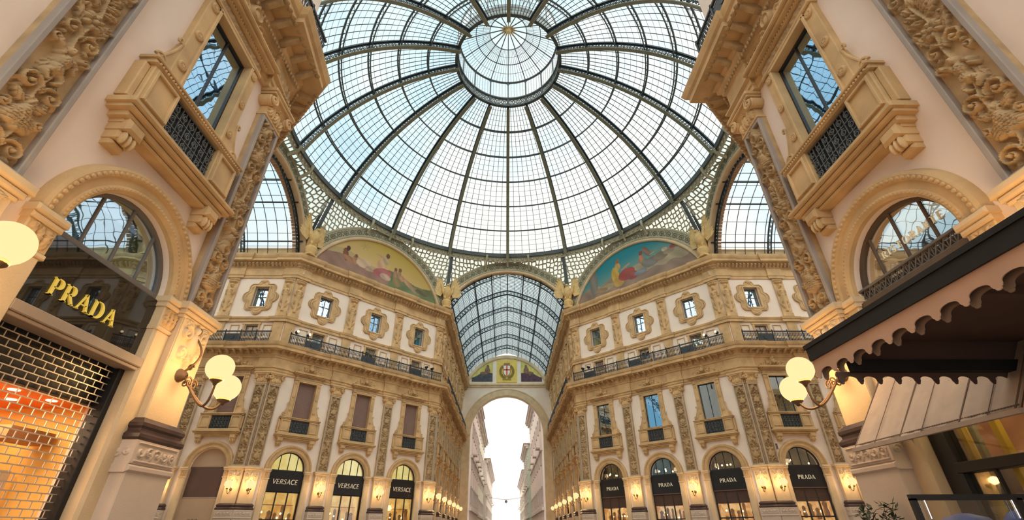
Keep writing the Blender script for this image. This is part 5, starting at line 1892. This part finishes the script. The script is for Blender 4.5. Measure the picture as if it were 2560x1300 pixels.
# ------------------------------------------------------------------ end wall of the far passage
def end_wall():
    ra, zs = 5.9, 15.5
    out = [Vector((-AA, 0, 0)), Vector((AA, 0, 0)), Vector((AA, 23.4, 0))]
    n = 30
    out += [Vector((ARC_R * cos(TH0 + (pi - 2 * TH0) * i / n), ARC_Z + ARC_R * sin(TH0 + (pi - 2 * TH0) * i / n), 0)) for i in range(1, n)]
    out += [Vector((-AA, 23.4, 0))]
    hole = [Vector((p[0], p[1], 0)) for p in arch_loop(ra, zs, .02, 36)]
    tri = tessellate_polygon([out, hole]); flat = out + hole
    mb = MB()
    for y in (0, .9): mb.add([(p.x, y, p.y) for p in flat], [tuple(t) for t in tri])
    h = len(hole)
    mb.add([(p.x, 0, p.y) for p in hole] + [(p.x, .9, p.y) for p in hole], [(i, h + i, h + (i + 1) % h, (i + 1) % h) for i in range(h)])
    o = struct(mb.build('wall_far', 'stucco'), 'end wall of the far passage with tall open arch'); o.location = (0, YE, 0)
    mb = MB()
    P = np.array([[(r * cos(a), y, zs + r * sin(a)) for r, y in ((5.88, .2), (5.88, -.1), (6.0, -.16), (6.9, -.16), (7.0, -.22), (7.15, -.2), (7.15, 0))] for a in np.linspace(0, pi, 49)])
    mb.grid(P)
    for sg in (-1, 1):
        a, b = sorted((sg * 5.88, sg * 7.2)); mb.bevbox(a, b, -.16, .1, 0, zs, .03); mb.bevbox(a, b, -.24, .1, zs - .3, zs, .03)
    o = trim(mb, 'stone_pale', 'stone surround of the far archway'); o.location = (0, YE, 0)
    mb = MB(); mb.bevbox(-AA, AA, -.3, 0, 23.2, 23.5, .04); mb.bevbox(-AA, AA, -.18, 0, 22.9, 23.2, .03)
    P = np.array([[(r * cos(a), y, ARC_Z + r * sin(a)) for r, y in ((7.2, 0), (7.2, -.14), (7.35, -.18), (7.75, -.18))] for a in np.linspace(TH0 + .03, pi - TH0 - .03, 49)])
    mb.grid(P)
    o = trim(mb, 'stone_pale', 'stone border of the far tympanum'); o.location = (0, YE, 0)
    # arms of the city on gold
    t = thing('coat_of_arms', 'gold panel with red cross shield, crown and laurel wreath above far archway', 'coat of arms', (0, YE, 23.6))
    p = MB(); p.bevbox(-1.75, 1.75, -.08, -.0, .1, 4.1, .03)
    gp = mat('gold_ground', (.78, .55, .12), .6, .1, 2)
    put('panel', p.mesh('gold_panel', gp), t)
    sh = MB()
    pts = [(-.55, 3.0), (-.55, 1.9), (-.4, 1.45), (0, 1.15), (.4, 1.45), (.55, 1.9), (.55, 3.0)]
    sh.poly_y(pts, -.2, -.08)
    s_ = put('shield', sh.mesh('shield', 'white'), t)
    cr = MB(); cr.box(-.10, .10, -.22, -.19, 1.25, 2.98); cr.box(-.54, .54, -.22, -.19, 2.15, 2.36)
    put('cross', cr.mesh('cross', 'red'), s_)
    bd = MB(); bd.tube([(q[0] * 1.06, -.17, q[1] + (0.03 if q[1] > 2.9 else -.03)) for q in pts], .06, 5, True)
    put('shield_border', bd.mesh('shield_border', 'wood_warm'), s_)
    cw = MB(); cw.bevbox(-.5, .5, -.2, -.08, 3.1, 3.25, .02)
    for x in (-.42, -.14, .14, .42): cw.bevbox(x - .09, x + .09, -.2, -.08, 3.25, 3.5, .02)
    put('crown', cw.mesh('mural_crown', 'wood_warm'), t)
    wr = MB()
    for sg in (-1, 1):
        wr.tube([(sg * (1.1 * sin(a)), -.12, 2.0 - 1.15 * cos(a)) for a in np.linspace(.15, 2.5, 20)], .04, 5)
        for k in range(14):
            a = .25 + 2.2 * k / 13
            for q in (-1, 1):
                c = (sg * (1.1 + q * .13) * sin(a), -.12, 2.0 - (1.15 + q * .13) * cos(a))
                wr.sphere(c, (.10, .03, .13), 6, 4)
    for x in (-.5, 0, .5): wr.tube([(x + .22 * cos(u), -.12, .6 + .1 * sin(u)) for u in np.linspace(0, 2 * pi, 10)[:-1]], .035, 4, True)
    put('wreath', wr.mesh('wreath', 'leaf_gilt'), t)
    for sg, nm in ((-1, 'left'), (1, 'right')):
        def arcz(x): return ARC_Z + sqrt(7.1 ** 2 - x * x) - 23.6
        pl = [(2.45, .25)] + [(6.0, .25)] + [(x, max(.26, arcz(x))) for x in np.linspace(6.0, 2.45, 14)]
        if sg < 0: pl = [(-x, z) for x, z in pl][::-1]
        m = MB(); m.poly_y(pl, -.06, 0)
        t = thing('mural', 'small dark painted panel with seated figure, %s of the gold panel above far archway' % nm, 'mural', (0, YE, 23.6), 0, 'painted panels beside the coat of arms')
        o = put('picture_ground', m.mesh('picture_ground', mat('picture_sky_' + nm, (.62, .52, .14), .8, .2, 1.5)), t)
        d = MB(); d.poly_y([(sg * x, z) for x, z in ([(2.45, .25), (6.0, .25), (6.0, .9), (5.2, 1.2), (4.6, 1.6), (3.9, 1.3), (3.2, 1.8), (2.45, 1.7)][::sg])], -.09, -.06)
        put('landscape', d.mesh('landscape', mat('picture_land_' + nm, (.07, .07, .09) if sg < 0 else (.10, .05, .08), .8, .3, 2)), t)
        fg = MB(); fg.sphere((sg * 3.3, -.09, 2.9), (.22, .03, .26), 10, 8); fg.sphere((sg * 3.35, -.09, 2.2), (.45, .04, .6), 10, 8); fg.sphere((sg * 3.9, -.09, 1.7), (.7, .04, .3), 10, 8)
        put('seated_figure', fg.mesh('seated_figure', mat('picture_figure_' + nm, (.22, .12, .08), .8, .3, 3)), t)
M['leaf_gilt'] = mat('leaf_gilt', (.30, .20, .05), .7, .2, 4)
end_wall()

# ------------------------------------------------------------------ houses in the street beyond
def house(name, label, x0, x1, y0, y1, h, m, rows, cols, sgn):
    """x0 is the street face; sgn +1 faces +x"""
    t = thing(name, label, 'house', ((x0 + x1) / 2, (y0 + y1) / 2, 0), 0, 'houses in the street beyond the arch')
    cx, cy = (x0 + x1) / 2, (y0 + y1) / 2
    b = MB(); b.box(*sorted((x0 - cx, x1 - cx)), y0 - cy, y1 - cy, 0, h)
    wl = put('wall', b.mesh('house_wall', m), t)
    c = MB()
    fx = x0 - cx
    for z, o in ((5.2, .35), (h * .55, .25), (h - .5, .5), (h, .95)):
        c.box(*sorted((fx - sgn * .1, fx + sgn * o)), y0 - cy - .3, y1 - cy + .3, z - .45, z)
    put('cornices', c.mesh('house_cornices', 'house_trim'), t)
    r = MB(); r.box(*sorted((fx + sgn * 1.1, x1 - cx)), y0 - cy - .4, y1 - cy + .4, h, h + .25)
    put('roof', r.mesh('house_roof_slab', 'house_roof'), t)
    w = MB(); w.box(-.06, .06, -.6, .6, 0, 2.0); wm = w.mesh('house_pane', 'house_glass')
    f = MB(); f.box(-.1, .1, -.8, .8, -.15, 0); f.box(-.1, .1, -.8, -.6, 0, 2.2); f.box(-.1, .1, .6, .8, 0, 2.2); f.box(-.14, .14, -.9, .9, 2.0, 2.3)
    fm = f.mesh('house_window_frame', 'house_trim')
    for i in range(rows):
        for j in range(cols):
            z = 6.0 + (h - 8.5) * i / max(1, rows - 1); y = y0 + (y1 - y0) * (j + .5) / cols - cy
            o = put('window', fm, t); o.location = (fx + sgn * .06, y, z)
            put('pane', wm, o)
    for j in range(0, cols, 2):
        bal = MB()
        y = y0 + (y1 - y0) * (j + .5) / cols - cy
        bal.box(*sorted((fx, fx + sgn * .9)), y - 1.1, y + 1.1, h * .55, h * .55 + .2); bal.box(*sorted((fx + sgn * .84, fx + sgn * .9)), y - 1.1, y + 1.1, h * .55 + .2, h * .55 + 1.1)
        put('balcony', bal.mesh('house_balcony', 'house_trim'), t)
house('house', 'pink house nearest on the left of the street beyond the arch', -5.9, -14, 53, 76, 23.5, 'house_pink', 4, 6, 1)
house('house', 'cream house second on the left of the street beyond the arch', -6.3, -14, 77, 112, 24, 'house_cream', 4, 7, 1)
house('house', 'pale house farthest on the left of the street beyond the arch', -5.6, -14, 113, 175, 20, 'house_pink', 3, 9, 1)
house('house', 'pink house nearest on the right of the street beyond the arch', 5.9, 14, 53, 92, 25.5, 'house_pink', 4, 8, -1)
house('house', 'greenish house second on the right of the street beyond the arch', 5.4, 14, 94, 120, 21, 'house_green', 5, 6, -1)
house('house', 'pale house farthest on the right of the street beyond the arch', 5.8, 14, 122, 180, 18, 'house_cream', 3, 9, -1)
h = MB(); h.tube([(-5.8, 130, 11.5)] + [(x, 130, 11.5 - .8 * (1 - (x / 5.8) ** 2)) for x in np.linspace(-5.6, 5.6, 9)] + [(5.8, 130, 11.5)], .05, 4)
l = MB(); l.lathe([(.1, 9.7), (.45, 10.0), (.35, 10.35), (.1, 10.6)], (0, 130, 0), 12)
t = thing('street_lamp', 'lamp hanging from a wire across the street beyond the arch', 'street lamp', (0, 130, 9.7))
o = put('wire', h.mesh('span_wire', 'iron'), t); o.location = (0, -130, -9.7)
o = put('lamp_body', l.mesh('lamp_body', 'frame_grey'), t); o.location = (0, -130, -9.7)
# ------------------------------------------------------------------ near left shop
SL, SR = SEG['near_left'], SEG['near_right']
XL, XR = SL.L - 2.68, 2.68
M['room_olive'] = lit_room('room_olive', (.16, .13, .015), (.34, .28, .03), .8, .8)

def near_left_shop():
    t = thing('shopfront', 'large arched shopfront with gold lettered black sign and roller grille, near left wall', 'shopfront', SL.at(XL), SL.phi)
    place(t, ARCH)
    bk = MB(); bk.add([(-1.3, 1.0, Z_IMP), (1.3, 1.0, Z_IMP), (1.3, 1.0, 7.2), (-1.3, 1.0, 7.2)], [(0, 1, 2, 3)])
    sd_ = MB()
    for x in (-1.3, 1.3): sd_.add([(x, .3, Z_IMP), (x, 1.0, Z_IMP), (x, 1.0, 7.2), (x, .3, 7.2)], [(0, 1, 2, 3)])
    ln = MB()
    for x0, x1 in ((-1.15, -.72), (-.6, -.06), (.06, .6), (.72, 1.15)):
        zt = Z_IMP + sqrt(max(.02, 1.05 ** 2 - max(abs(x0), abs(x1)) ** 2))
        ln.tube([(x0, .97, Z_IMP + .1), (x1, .97, Z_IMP + .1), (x1, .97, zt), (x0, .97, zt)], .012, 4, True)
    sb = MB(); sb.bevbox(-1.3, 1.3, .04, .12, 4.5, 5.72, .01)
    bm = MB(); bm.bevbox(-1.34, 1.34, -.14, .2, 4.33, 4.50, .015); bm.bevbox(-1.32, 1.32, -.10, .2, 4.27, 4.33, .01)
    tx = text_mb('PRADA', .29, 1.36, .035, True)
    gds = []
    for sg in (-1, 1):
        a, b = sorted((sg * 1.18, sg * 1.30)); gd = MB(); gd.bevbox(a, b, .10, .34, 0, 4.28, .01)
        gds.append(('guide_rail', gd.mesh('guide_rail', 'black')))
    gr = MB()
    z = .05; r = 0
    while z < 4.26:
        gr.bar((-1.2, .22, z), (1.2, .22, z), .016, .016)
        x = -1.2 + (.0 if r % 2 else .1)
        while x < 1.2:
            gr.bar((x, .22, z), (x, .22, min(4.27, z + .112)), .013, .013); x += .2
        z += .112; r += 1
    place(t, [('fanlight_frame', FAN_G), ('fanlight_glass', GL_MIR, None, 'half round pane mirroring the glass roof'),
              ('upper_room', bk.mesh('upper_room', 'room_olive'), (('side_panels', sd_.mesh('side_panels', 'room_olive')), ('yellow_piping', ln.mesh('yellow_piping', 'letter_gold')))),
              ('sign_board', sb.mesh('sign_panel', 'black_gloss'), (('lettering', tx.mesh('lettering', 'letter_gold'), 'raised gold letters'),), 'glossy black sign panel'),
              ('beam', bm.mesh('beam', 'frame_beam')), ('roller_grille', gr.mesh('roller_grille', 'shutter'), None, 'metal roller grille with brick pattern')] + gds)
    for c in t.children:
        if c.name.startswith('sign_board'):
            for q in c.children: q.location = (-.16, .04, 4.96)
    # interior behind the grille
    d0, d1, x0, x1, zc = .36, 3.6, -2.6, 1.5, 3.62
    rm = thing('shop_interior', 'warm lit shop interior behind the brick pattern grille, near left wall', 'shop interior', SL.at(XL), SL.phi)
    def part(n, mb, m, par=rm, lab=None):
        o = mb.build(n, m, par)
        if lab: o['label'] = lab
        return o
    b = MB(); b.box(-1.3, 1.3, .34, .40, 3.62, 4.55); b.box(-1.3, 1.3, .30, .40, 3.58, 3.66); part('black_fascia', b, 'black')
    b = MB(); b.add([(x0, .4, zc), (x1, .4, zc), (x1, d1, zc), (x0, d1, zc)], [(0, 1, 2, 3)]); part('orange_ceiling', b, 'orange')
    b = MB(); b.add([(x0, d1, 0), (x1, d1, 0), (x1, d1, zc), (x0, d1, zc)], [(0, 1, 2, 3)])
    b.add([(x0, .4, 0), (x0, d1, 0), (x0, d1, zc), (x0, .4, zc)], [(0, 1, 2, 3)]); part('amber_wall', b, 'amber')
    b = MB(); b.add([(x1, .4, 0), (x1, d1, 0), (x1, d1, zc), (x1, .4, zc)], [(3, 2, 1, 0)]); part('side_wall', b, 'amber')
    b = MB(); b.add([(x0, .4, .02), (x1, .4, .02), (x1, d1, .02), (x0, d1, .02)], [(0, 1, 2, 3)]); part('shop_floor', b, 'wood_warm')
    b = MB()
    b.add([(x0, .4, 0), (-1.3, .4, 0), (-1.3, .4, zc), (x0, .4, zc)], [(0, 1, 2, 3)]); b.add([(1.3, .4, 0), (x1, .4, 0), (x1, .4, zc), (1.3, .4, zc)], [(0, 1, 2, 3)]); part('front_return', b, 'dark_room')
    b = MB(); b.box(.15, .50, 1.5, 1.85, 0, zc); part('pillar', b, 'frame_wood')
    b = MB(); b.box(-2.4, 1.4, 1.9, 2.3, 3.0, 3.3); b.box(.55, 1.4, .9, 1.3, 2.95, 3.15); part('ceiling_beam', b, 'wood_warm')
    b = MB()
    for t_ in np.linspace(0, 1, 8): b.box(-1.6 - t_ * .3, .1, 1.0 + .1 * t_, 1.05 + .1 * t_, 3.12 + .05 * t_, 3.15 + .05 * t_)
    part('drapery_pelmet', b, 'wood_warm')
    for i, (x, y) in enumerate(((-1.9, .8), (-1.2, .8), (-.5, .8), (.2, .8), (.9, .8), (-1.6, 1.4), (-.9, 1.4), (-.2, 1.4), (.8, 1.4), (-1.2, 2.6), (.2, 2.8))):
        b = MB(); b.lathe([(.08, zc - .015), (.08, zc - .004)], (x, y, 0), 12); part('downlight', b, 'spot', rm, 'round glowing ceiling downlight')
    b = MB(); b.box(-1.4, -.55, 1.5, 1.55, 1.5, 2.75); p = part('poster', b, 'white', rm, 'white poster with black lettering')
    tx2 = text_mb('PRADA', .13, .68, .01, True); q = put('lettering', tx2.mesh('poster_lettering', 'black'), p); q.location = (-.98, 1.49, 2.5)
    b = MB(); b.box(.75, 1.35, 1.3, 1.35, 1.2, 2.55); p = part('display_panel', b, 'white', rm, 'white display panel with dark figures')
    b = MB()
    for x, z, h in ((.9, 1.6, .5), (1.15, 1.5, .55)):
        b.lathe([(.05, z - .3), (.10, z), (.06, z + h * .5), (.09, z + h * .8), (.02, z + h)], (x, 1.27, 0), 8)
    part('silhouette', b, 'black', p)
    b = MB(); b.box(.4, 1.4, 1.0, 1.6, .9, 1.25); part('red_bench', b, 'red', rm, 'bright red bench')
    for x, z in ((-.35, 1.95), (.45, 1.95)):
        b = MB(); b.sphere((x, .9, z), .065, 12, 8); b.lathe([(.02, z - .3), (.02, z - .06)], (x, .9, 0), 6); part('globe_light', b, 'spot', rm, 'small glowing globe light')
    ld = bpy.data.lights.new('shop_lamp', 'AREA'); ld.energy = 170; ld.color = (1, .70, .40); ld.size = 2.0
    lo = bpy.data.objects.new('shop_lamp', ld); COL.objects.link(lo); lo.location = SL.at(XL - .3, 1.7, 3.55)
near_left_shop_mats = M.setdefault('frame_beam', mat('frame_beam', (.36, .27, .20), .6, .1, 2))
near_left_shop()

# ------------------------------------------------------------------ near right restaurant
def near_right_shop():
    t = thing('shopfront', 'large arched restaurant front with white lettered fanlight, near right wall', 'shopfront', SR.at(XR), SR.phi)
    place(t, ARCH)
    bk = MB(); bk.add([(-1.3, 1.6, 5.6), (1.3, 1.6, 5.6), (1.3, 1.6, 7.2), (-1.3, 1.6, 7.2)], [(0, 1, 2, 3)])
    for x in (-1.3, 1.3): bk.add([(x, .3, 5.6), (x, 1.6, 5.6), (x, 1.6, 7.2), (x, .3, 7.2)], [(0, 1, 2, 3)])
    tx = text_mb('RISTORANTE', .155, 1.46, .015, True)
    bd = MB()
    bd.bevbox(-1.3, 1.3, .0, .12, 5.90, 5.95, .01); bd.bevbox(-1.3, 1.3, .0, .12, 5.66, 5.70, .01)
    for i in range(17):
        x = -1.22 + i * 2.44 / 16
        bd.bar((x - .06, .04, 5.70), (x + .06, .04, 5.90), .016); bd.bar((x + .06, .06, 5.70), (x - .06, .06, 5.90), .016)
        bd.bar((x + .076, .05, 5.7), (x + .076, .05, 5.9), .014)
    fascia = MB(); fascia.bevbox(-1.3, 1.3, -.06, .25, 4.2, 5.66, .02)
    place(t, [('fanlight_frame', FAN_W), ('fanlight_glass', GL_HALF, (('lettering', tx.mesh('lettering', 'letter_white'), 'pale letters on the pane'),), 'half round pane mirroring the glass roof'),
              ('upper_room', bk.mesh('upper_room', 'brown_room')), ('iron_band', bd.mesh('iron_band', 'frame_grey'), None, 'low iron lattice band'), ('fascia', fascia.mesh('fascia', 'frame_wood'))])
    for c in t.children:
        if c.name.startswith('fanlight_glass'):
            for q in c.children: q.location = (.2, .165, 6.36)
    fr = MB()
    for a, b in ((-1.3, -.95), (1.1, 1.3)): fr.bevbox(a, b, .1, .3, 0, 4.2, .01)
    fr.bevbox(-1.0, 1.3, .06, .3, 2.42, 2.58, .01); fr.bevbox(-1.0, 1.3, .1, .3, 4.1, 4.2, .01)
    for x in (-.42, .24): fr.bevbox(x - .02, x + .02, .14, .2, 0, 2.5, .004)
    yl = []
    for x in (-.92, -.32):
        p = MB(); p.bevbox(x, x + .11, .32, .42, 0, 4.1, .01); yl.append(('yellow_pillar', p.mesh('yellow_pillar', 'yellow_pillar'), None, 'yellow lit pillar'))
    ol = MB(); ol.bevbox(-.74, -.64, .34, .42, 0, 4.2, .01)
    ib = MB(); ib.add([(-1.3, 1.8, 0), (1.3, 1.8, 0), (1.3, 1.8, 2.5), (-1.3, 1.8, 2.5)], [(0, 1, 2, 3)])
    iu = MB(); iu.add([(-1.3, .9, 2.5), (1.3, .9, 2.5), (1.3, .9, 4.2), (-1.3, .9, 4.2)], [(0, 1, 2, 3)])
    sd_ = MB()
    for x in (-1.31, 1.31): sd_.add([(x, .3, 0), (x, 1.8, 0), (x, 1.8, 4.2), (x, .3, 4.2)], [(0, 1, 2, 3)])
    gl = MB(); gl.box(-.95, 1.1, .2, .21, 0, 4.1)
    place(t, [('frame', fr.mesh('front_frame', 'frame_dark')), ('olive_post', ol.mesh('olive_post', 'iron_olive')),
              ('lower_room', ib.mesh('lower_room', M['room_gold']), (('side_panels', sd_.mesh('side_panels', 'brown_room')),)), ('upper_panel', iu.mesh('upper_panel', M['room_rust']), None, 'rust red lit panel'),
              ('front_glass', gl.mesh('front_glass', 'glass_shop'))] + yl)
    ld = bpy.data.lights.new('pillar_fill', 'AREA'); ld.energy = 40; ld.color = (1, .78, .4); ld.size = 1.2  # added fill light for the yellow pillars; no fixture stands here
    lo = bpy.data.objects.new('pillar_fill', ld); COL.objects.link(lo); lo.location = SR.at(XR - .2, .6, 4.05)
    lp = thing('pendant_lamp', 'white drum shade lamp hanging behind the restaurant fanlight', 'lamp', SR.at(XR - .92, .60, 6.10), SR.phi)
    s = MB(); s.lathe([(.17, .02), (.145, .32)], n=24); s.f = [f for f in s.f if len(f) == 4]
    s.build('shade', 'lamp_shade', lp); c = MB(); c.tube([(0, 0, .3), (0, 0, .62)], .008, 5); c.build('cord', 'black', lp)
M['room_gold'] = lit_room('room_gold', (.05, .03, .01), (.42, .26, .05), .6, 3.0)
M['room_rust'] = lit_room('room_rust', (.14, .04, .015), (.34, .12, .04), .8, 1.5)
near_right_shop()

# ------------------------------------------------------------------ canopy, awning and screen on the right
def canopy():
    XF, Y0, Y1 = 4.22, -22.57, -29.5
    t = thing('canopy', 'dark canopy with tan scalloped valance hung from a black beam, right side', 'canopy', (XF, (Y0 + Y1) / 2, 3.4))
    ox, oy, oz = XF, (Y0 + Y1) / 2, 3.4
    def part(n, mb, m, lab=None, par=None):
        o = mb.build(n, m, par or t); o.location = (-ox, -oy, -oz) if par is None else (0, 0, 0)
        if lab: o['label'] = lab
        return o
    b = MB(); b.box(XF - .06, XF + .06, Y1, Y0, 3.69, 3.90); b.box(XF - .08, XF + .02, Y1, Y0 + .02, 3.86, 3.92); part('front_beam', b, 'black')
    def valance(pt, L, period, ztop, zgap, zbot, th, flip=1):
        mb = MB()
        pts = []
        n = int(L / period)
        for i in range(n):
            s = i * period
            tw = period * .30
            # tongue with shouldered rounded tip, then a round headed gap
            pts += [(s, zbot + .05), (s + tw * .12, zbot + .03), (s + tw * .2, zbot + .03)]
            for a in np.linspace(pi, 2 * pi, 7): pts.append((s + tw * .5 + tw * .3 * cos(a), zbot + .025 + .025 * sin(a)))
            pts += [(s + tw * .8, zbot + .03), (s + tw * .88, zbot + .03), (s + tw, zbot + .05)]
            gw = period - tw
            for a in np.linspace(pi, 0, 13)[1:-1]: pts.append((s + tw + gw / 2 + gw / 2 * cos(a), zbot + .05 + (zgap - zbot - .05) * sin(a) ** .8))
        m = len(pts)
        top = [(p[0], ztop) for p in pts]
        v = []
        for k in (0, 1):
            for p in pts + top:
                v.append(pt(p[0], p[1], k * th))
        f = []
        M2 = 2 * m
        for i in range(m - 1):
            f.append((i, i + 1, m + i + 1, m + i)); f.append((M2 + i, M2 + m + i, M2 + m + i + 1, M2 + i + 1)); f.append((i, M2 + i, M2 + i + 1, i + 1)); f.append((m + i, m + i + 1, M2 + m + i + 1, M2 + m + i))
        mb.add(v, f)
        return mb
    v1 = part('front_valance', valance(lambda s, z, k: (XF - .03 + k, Y0 - s, z), 6.7, .335, 3.70, 3.54, 3.43, .012), 'canopy_tan', 'tan scalloped valance')
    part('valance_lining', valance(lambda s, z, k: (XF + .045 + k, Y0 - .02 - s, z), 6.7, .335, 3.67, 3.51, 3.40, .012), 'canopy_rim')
    b = MB(); b.box(XF + .05, 7.24, Y1, -23.0, 3.81, 3.87)
    for y in (-24.6, -26.2, -27.8): b.box(XF + .05, 7.2, y - .05, y + .05, 3.72, 3.81)
    part('roof_fabric', b, 'canopy_brown')
    b = MB(); b.box(4.34, 7.22, -23.09, -23.0, 3.395, 3.545); part('end_bar', b, 'black')
    b = MB(); b.box(4.32, 7.22, -23.04, -23.015, 3.52, 3.86); part('end_panel', b, 'canopy_brown')
    part('end_valance', valance(lambda s, z, k: (4.17 + s, -22.99 + k, z), 3.05, .25, 3.41, 3.35, 3.245, .012), 'canopy_brown', 'brown scalloped end valance')
    b = MB()
    for y in (-24.6, -27.8): b.bar((XF + .1, y, 3.85), (7.24, y, 4.5), .05)
    part('stay', b, 'black')
canopy()

def awning():
    a, b_, c, d = Vector((7.02, -20.2, 4.12)), Vector((7.02, -23.25, 4.12)), Vector((6.05, -23.25, 2.86)), Vector((6.05, -20.2, 2.86))
    t = thing('awning', 'pale striped fabric awning sloping from restaurant front, right side', 'awning', (6.6, -21.7, 2.8))
    O = Vector((6.6, -21.7, 2.8))
    n = (d - a).cross(b_ - a).normalized()
    if n.z < 0: n = -n
    nx, nz = 60, 14
    mb = MB()
    for off in (0, -.02):
        rows = []
        for j in range(nz + 1):
            r = []
            for i in range(nx + 1):
                u, v = i / nx, j / nz
                p = a.lerp(b_, u).lerp(d.lerp(c, u), v)
                p = p + n * (off + .010 * sin(u * 70) * (v * .5 + .3) + .014 * sin(u * 17 + 1) * v)
                r.append(tuple(p - O))
            rows.append(r)
        mb.grid(np.array(rows))
    mb.build('fabric', 'awning', t, True)
    s = MB()
    for u in (.012, .36, .72, .985):
        s.bar(a.lerp(b_, u) - O + n * .014, d.lerp(c, u) - O + n * .014, .02, .012, n)
    for u in (.17, .5, .86):
        s.bar(a.lerp(b_, u) - O + n * .012, d.lerp(c, u) - O + n * .012, .008, .008, n)
    k = 70
    for i in range(k):
        p = d.lerp(c, (i + .15) / k).lerp(a.lerp(b_, (i + .15) / k), .045); q = d.lerp(c, (i + .85) / k).lerp(a.lerp(b_, (i + .85) / k), .045)
        s.bar(p - O + n * .016, q - O + n * .016, .016, .012, n)
    o = s.build('seam', 'awning_seam', t); o['label'] = 'dark stitched seams'
    f = MB(); f.bar(d - O + Vector((0, .03, -.01)), c - O + Vector((0, -.03, -.01)), .07, .06); f.build('front_bar', 'awning', t)
    r = MB()
    for q in (.02, .98): r.bar(d.lerp(c, q) - O, Vector((7.2, d.lerp(c, q).y, 3.05)) - O, .035)
    r.bar(a + Vector((.06, .05, .03)) - O, b_ + Vector((.06, -.05, .03)) - O, .14)
    r.build('support_arm', 'frame_dark', t)
awning()

def screen():
    t = thing('glass_screen', 'black framed glass wind screen below the canopy end, lower right', 'screen', (5.6, -23.1, 0))
    f = MB(); f.box(-1.22, 1.2, -.025, .025, 1.90, 1.96); f.box(-1.22, -1.16, -.025, .025, 0, 1.92); f.box(1.14, 1.2, -.025, .025, 0, 1.92); f.box(-.02, .04, -.025, .025, 0, 1.92); f.box(-1.2, 1.2, -.025, .025, .05, .12)
    f.build('frame', 'frame_dark', t)
    g = MB(); g.box(-1.16, 1.14, -.006, .006, .12, 1.92); g.build('pane', 'glass_shop', t)
    for x in (-1.09, -.1, .55):
        c = MB(); c.lathe([(.012, 1.72), (.012, 1.9)], (x, -.03, 0), 8); c.build('metal_clip', M['steel'], t)['label'] = 'bright metal clip'
    t = thing('blue_shape', 'made-up blue shape for an unclear blue blur behind the glass wind screen, lower right', 'stand_in', (5.45, -22.5, 0))
    b = MB(); b.lathe([(.22, 0), (.24, .6), (.30, 1.4), (.30, 1.64), (.22, 1.74), (.05, 1.79)], n=18); b.build('fabric', 'blue', t, True)  # made-up solids standing in for an unidentified blue blur
    b = MB(); b.lathe([(.16, 0), (.2, .6), (.26, 1.5), (.28, 1.68), (.18, 1.80), (.03, 1.84)], (.75, -.05, 0), 18); b.build('fabric', 'blue', t, True)
M['steel'] = mat('steel', (.7, .7, .72), .2, .05, 2, metal=1.0)
screen()

def plant():
    t = thing('potted_laurel', 'leafy dark green potted shrub in front of right pier', 'plant', (6.42, -19.65, 0))
    p = MB(); p.lathe([(.20, 0), (.26, .1), (.30, .45), (.33, .5), (.33, .55), (.28, .55), (.26, .5)], n=18); p.build('pot', 'terracotta', t)
    s = MB(); rg = random.Random(5); tips = []
    for k in range(9):
        a = rg.uniform(0, 2 * pi); r = rg.uniform(.08, .34); h = rg.uniform(1.5, 2.0)
        pts = [(r * cos(a) * q ** 1.4, r * sin(a) * q ** 1.4, .5 + (h - .5) * q) for q in np.linspace(0, 1, 9)]
        s.tube(pts, [.016 - .011 * q for q in np.linspace(0, 1, 9)], 5); tips += pts[3:]
    s.build('stems', 'frame_wood', t)
    l = MB()
    for c in tips:
        for q in range(13):
            a = rg.uniform(0, 2 * pi); e = rg.uniform(-.4, 1.1); L = rg.uniform(.10, .16)
            o = Vector(c) + Vector((rg.uniform(-.05, .05), rg.uniform(-.05, .05), rg.uniform(-.05, .06)))
            d = Vector((cos(a) * cos(e), sin(a) * cos(e), sin(e))); w = d.cross(Vector((0, 0, 1))).normalized() * L * .22
            up = w.cross(d).normalized() * .01
            l.add([o, o + d * L * .5 + w, o + d * L, o + d * L * .5 - w, o + d * L * .5 - up], [(0, 1, 4), (1, 2, 4), (2, 3, 4), (3, 0, 4)])
    l.build('leaves', 'leaf', t)
plant()
pq = MB(); pq.bevbox(-.14, .14, -.03, 0, -.2, .2, .01); pq.bevbox(-.1, .1, -.045, -.03, -.14, .14, .01)
o = pq.build('wall_plaque', 'frame_grey'); o.location = SEG['right_passage'].at(1.05, 0, 7.1); o.rotation_euler = (0, 0, SEG['right_passage'].phi)
tag(o, 'small dark plaque on the plaster beside right passage corner pilaster', 'plaque')
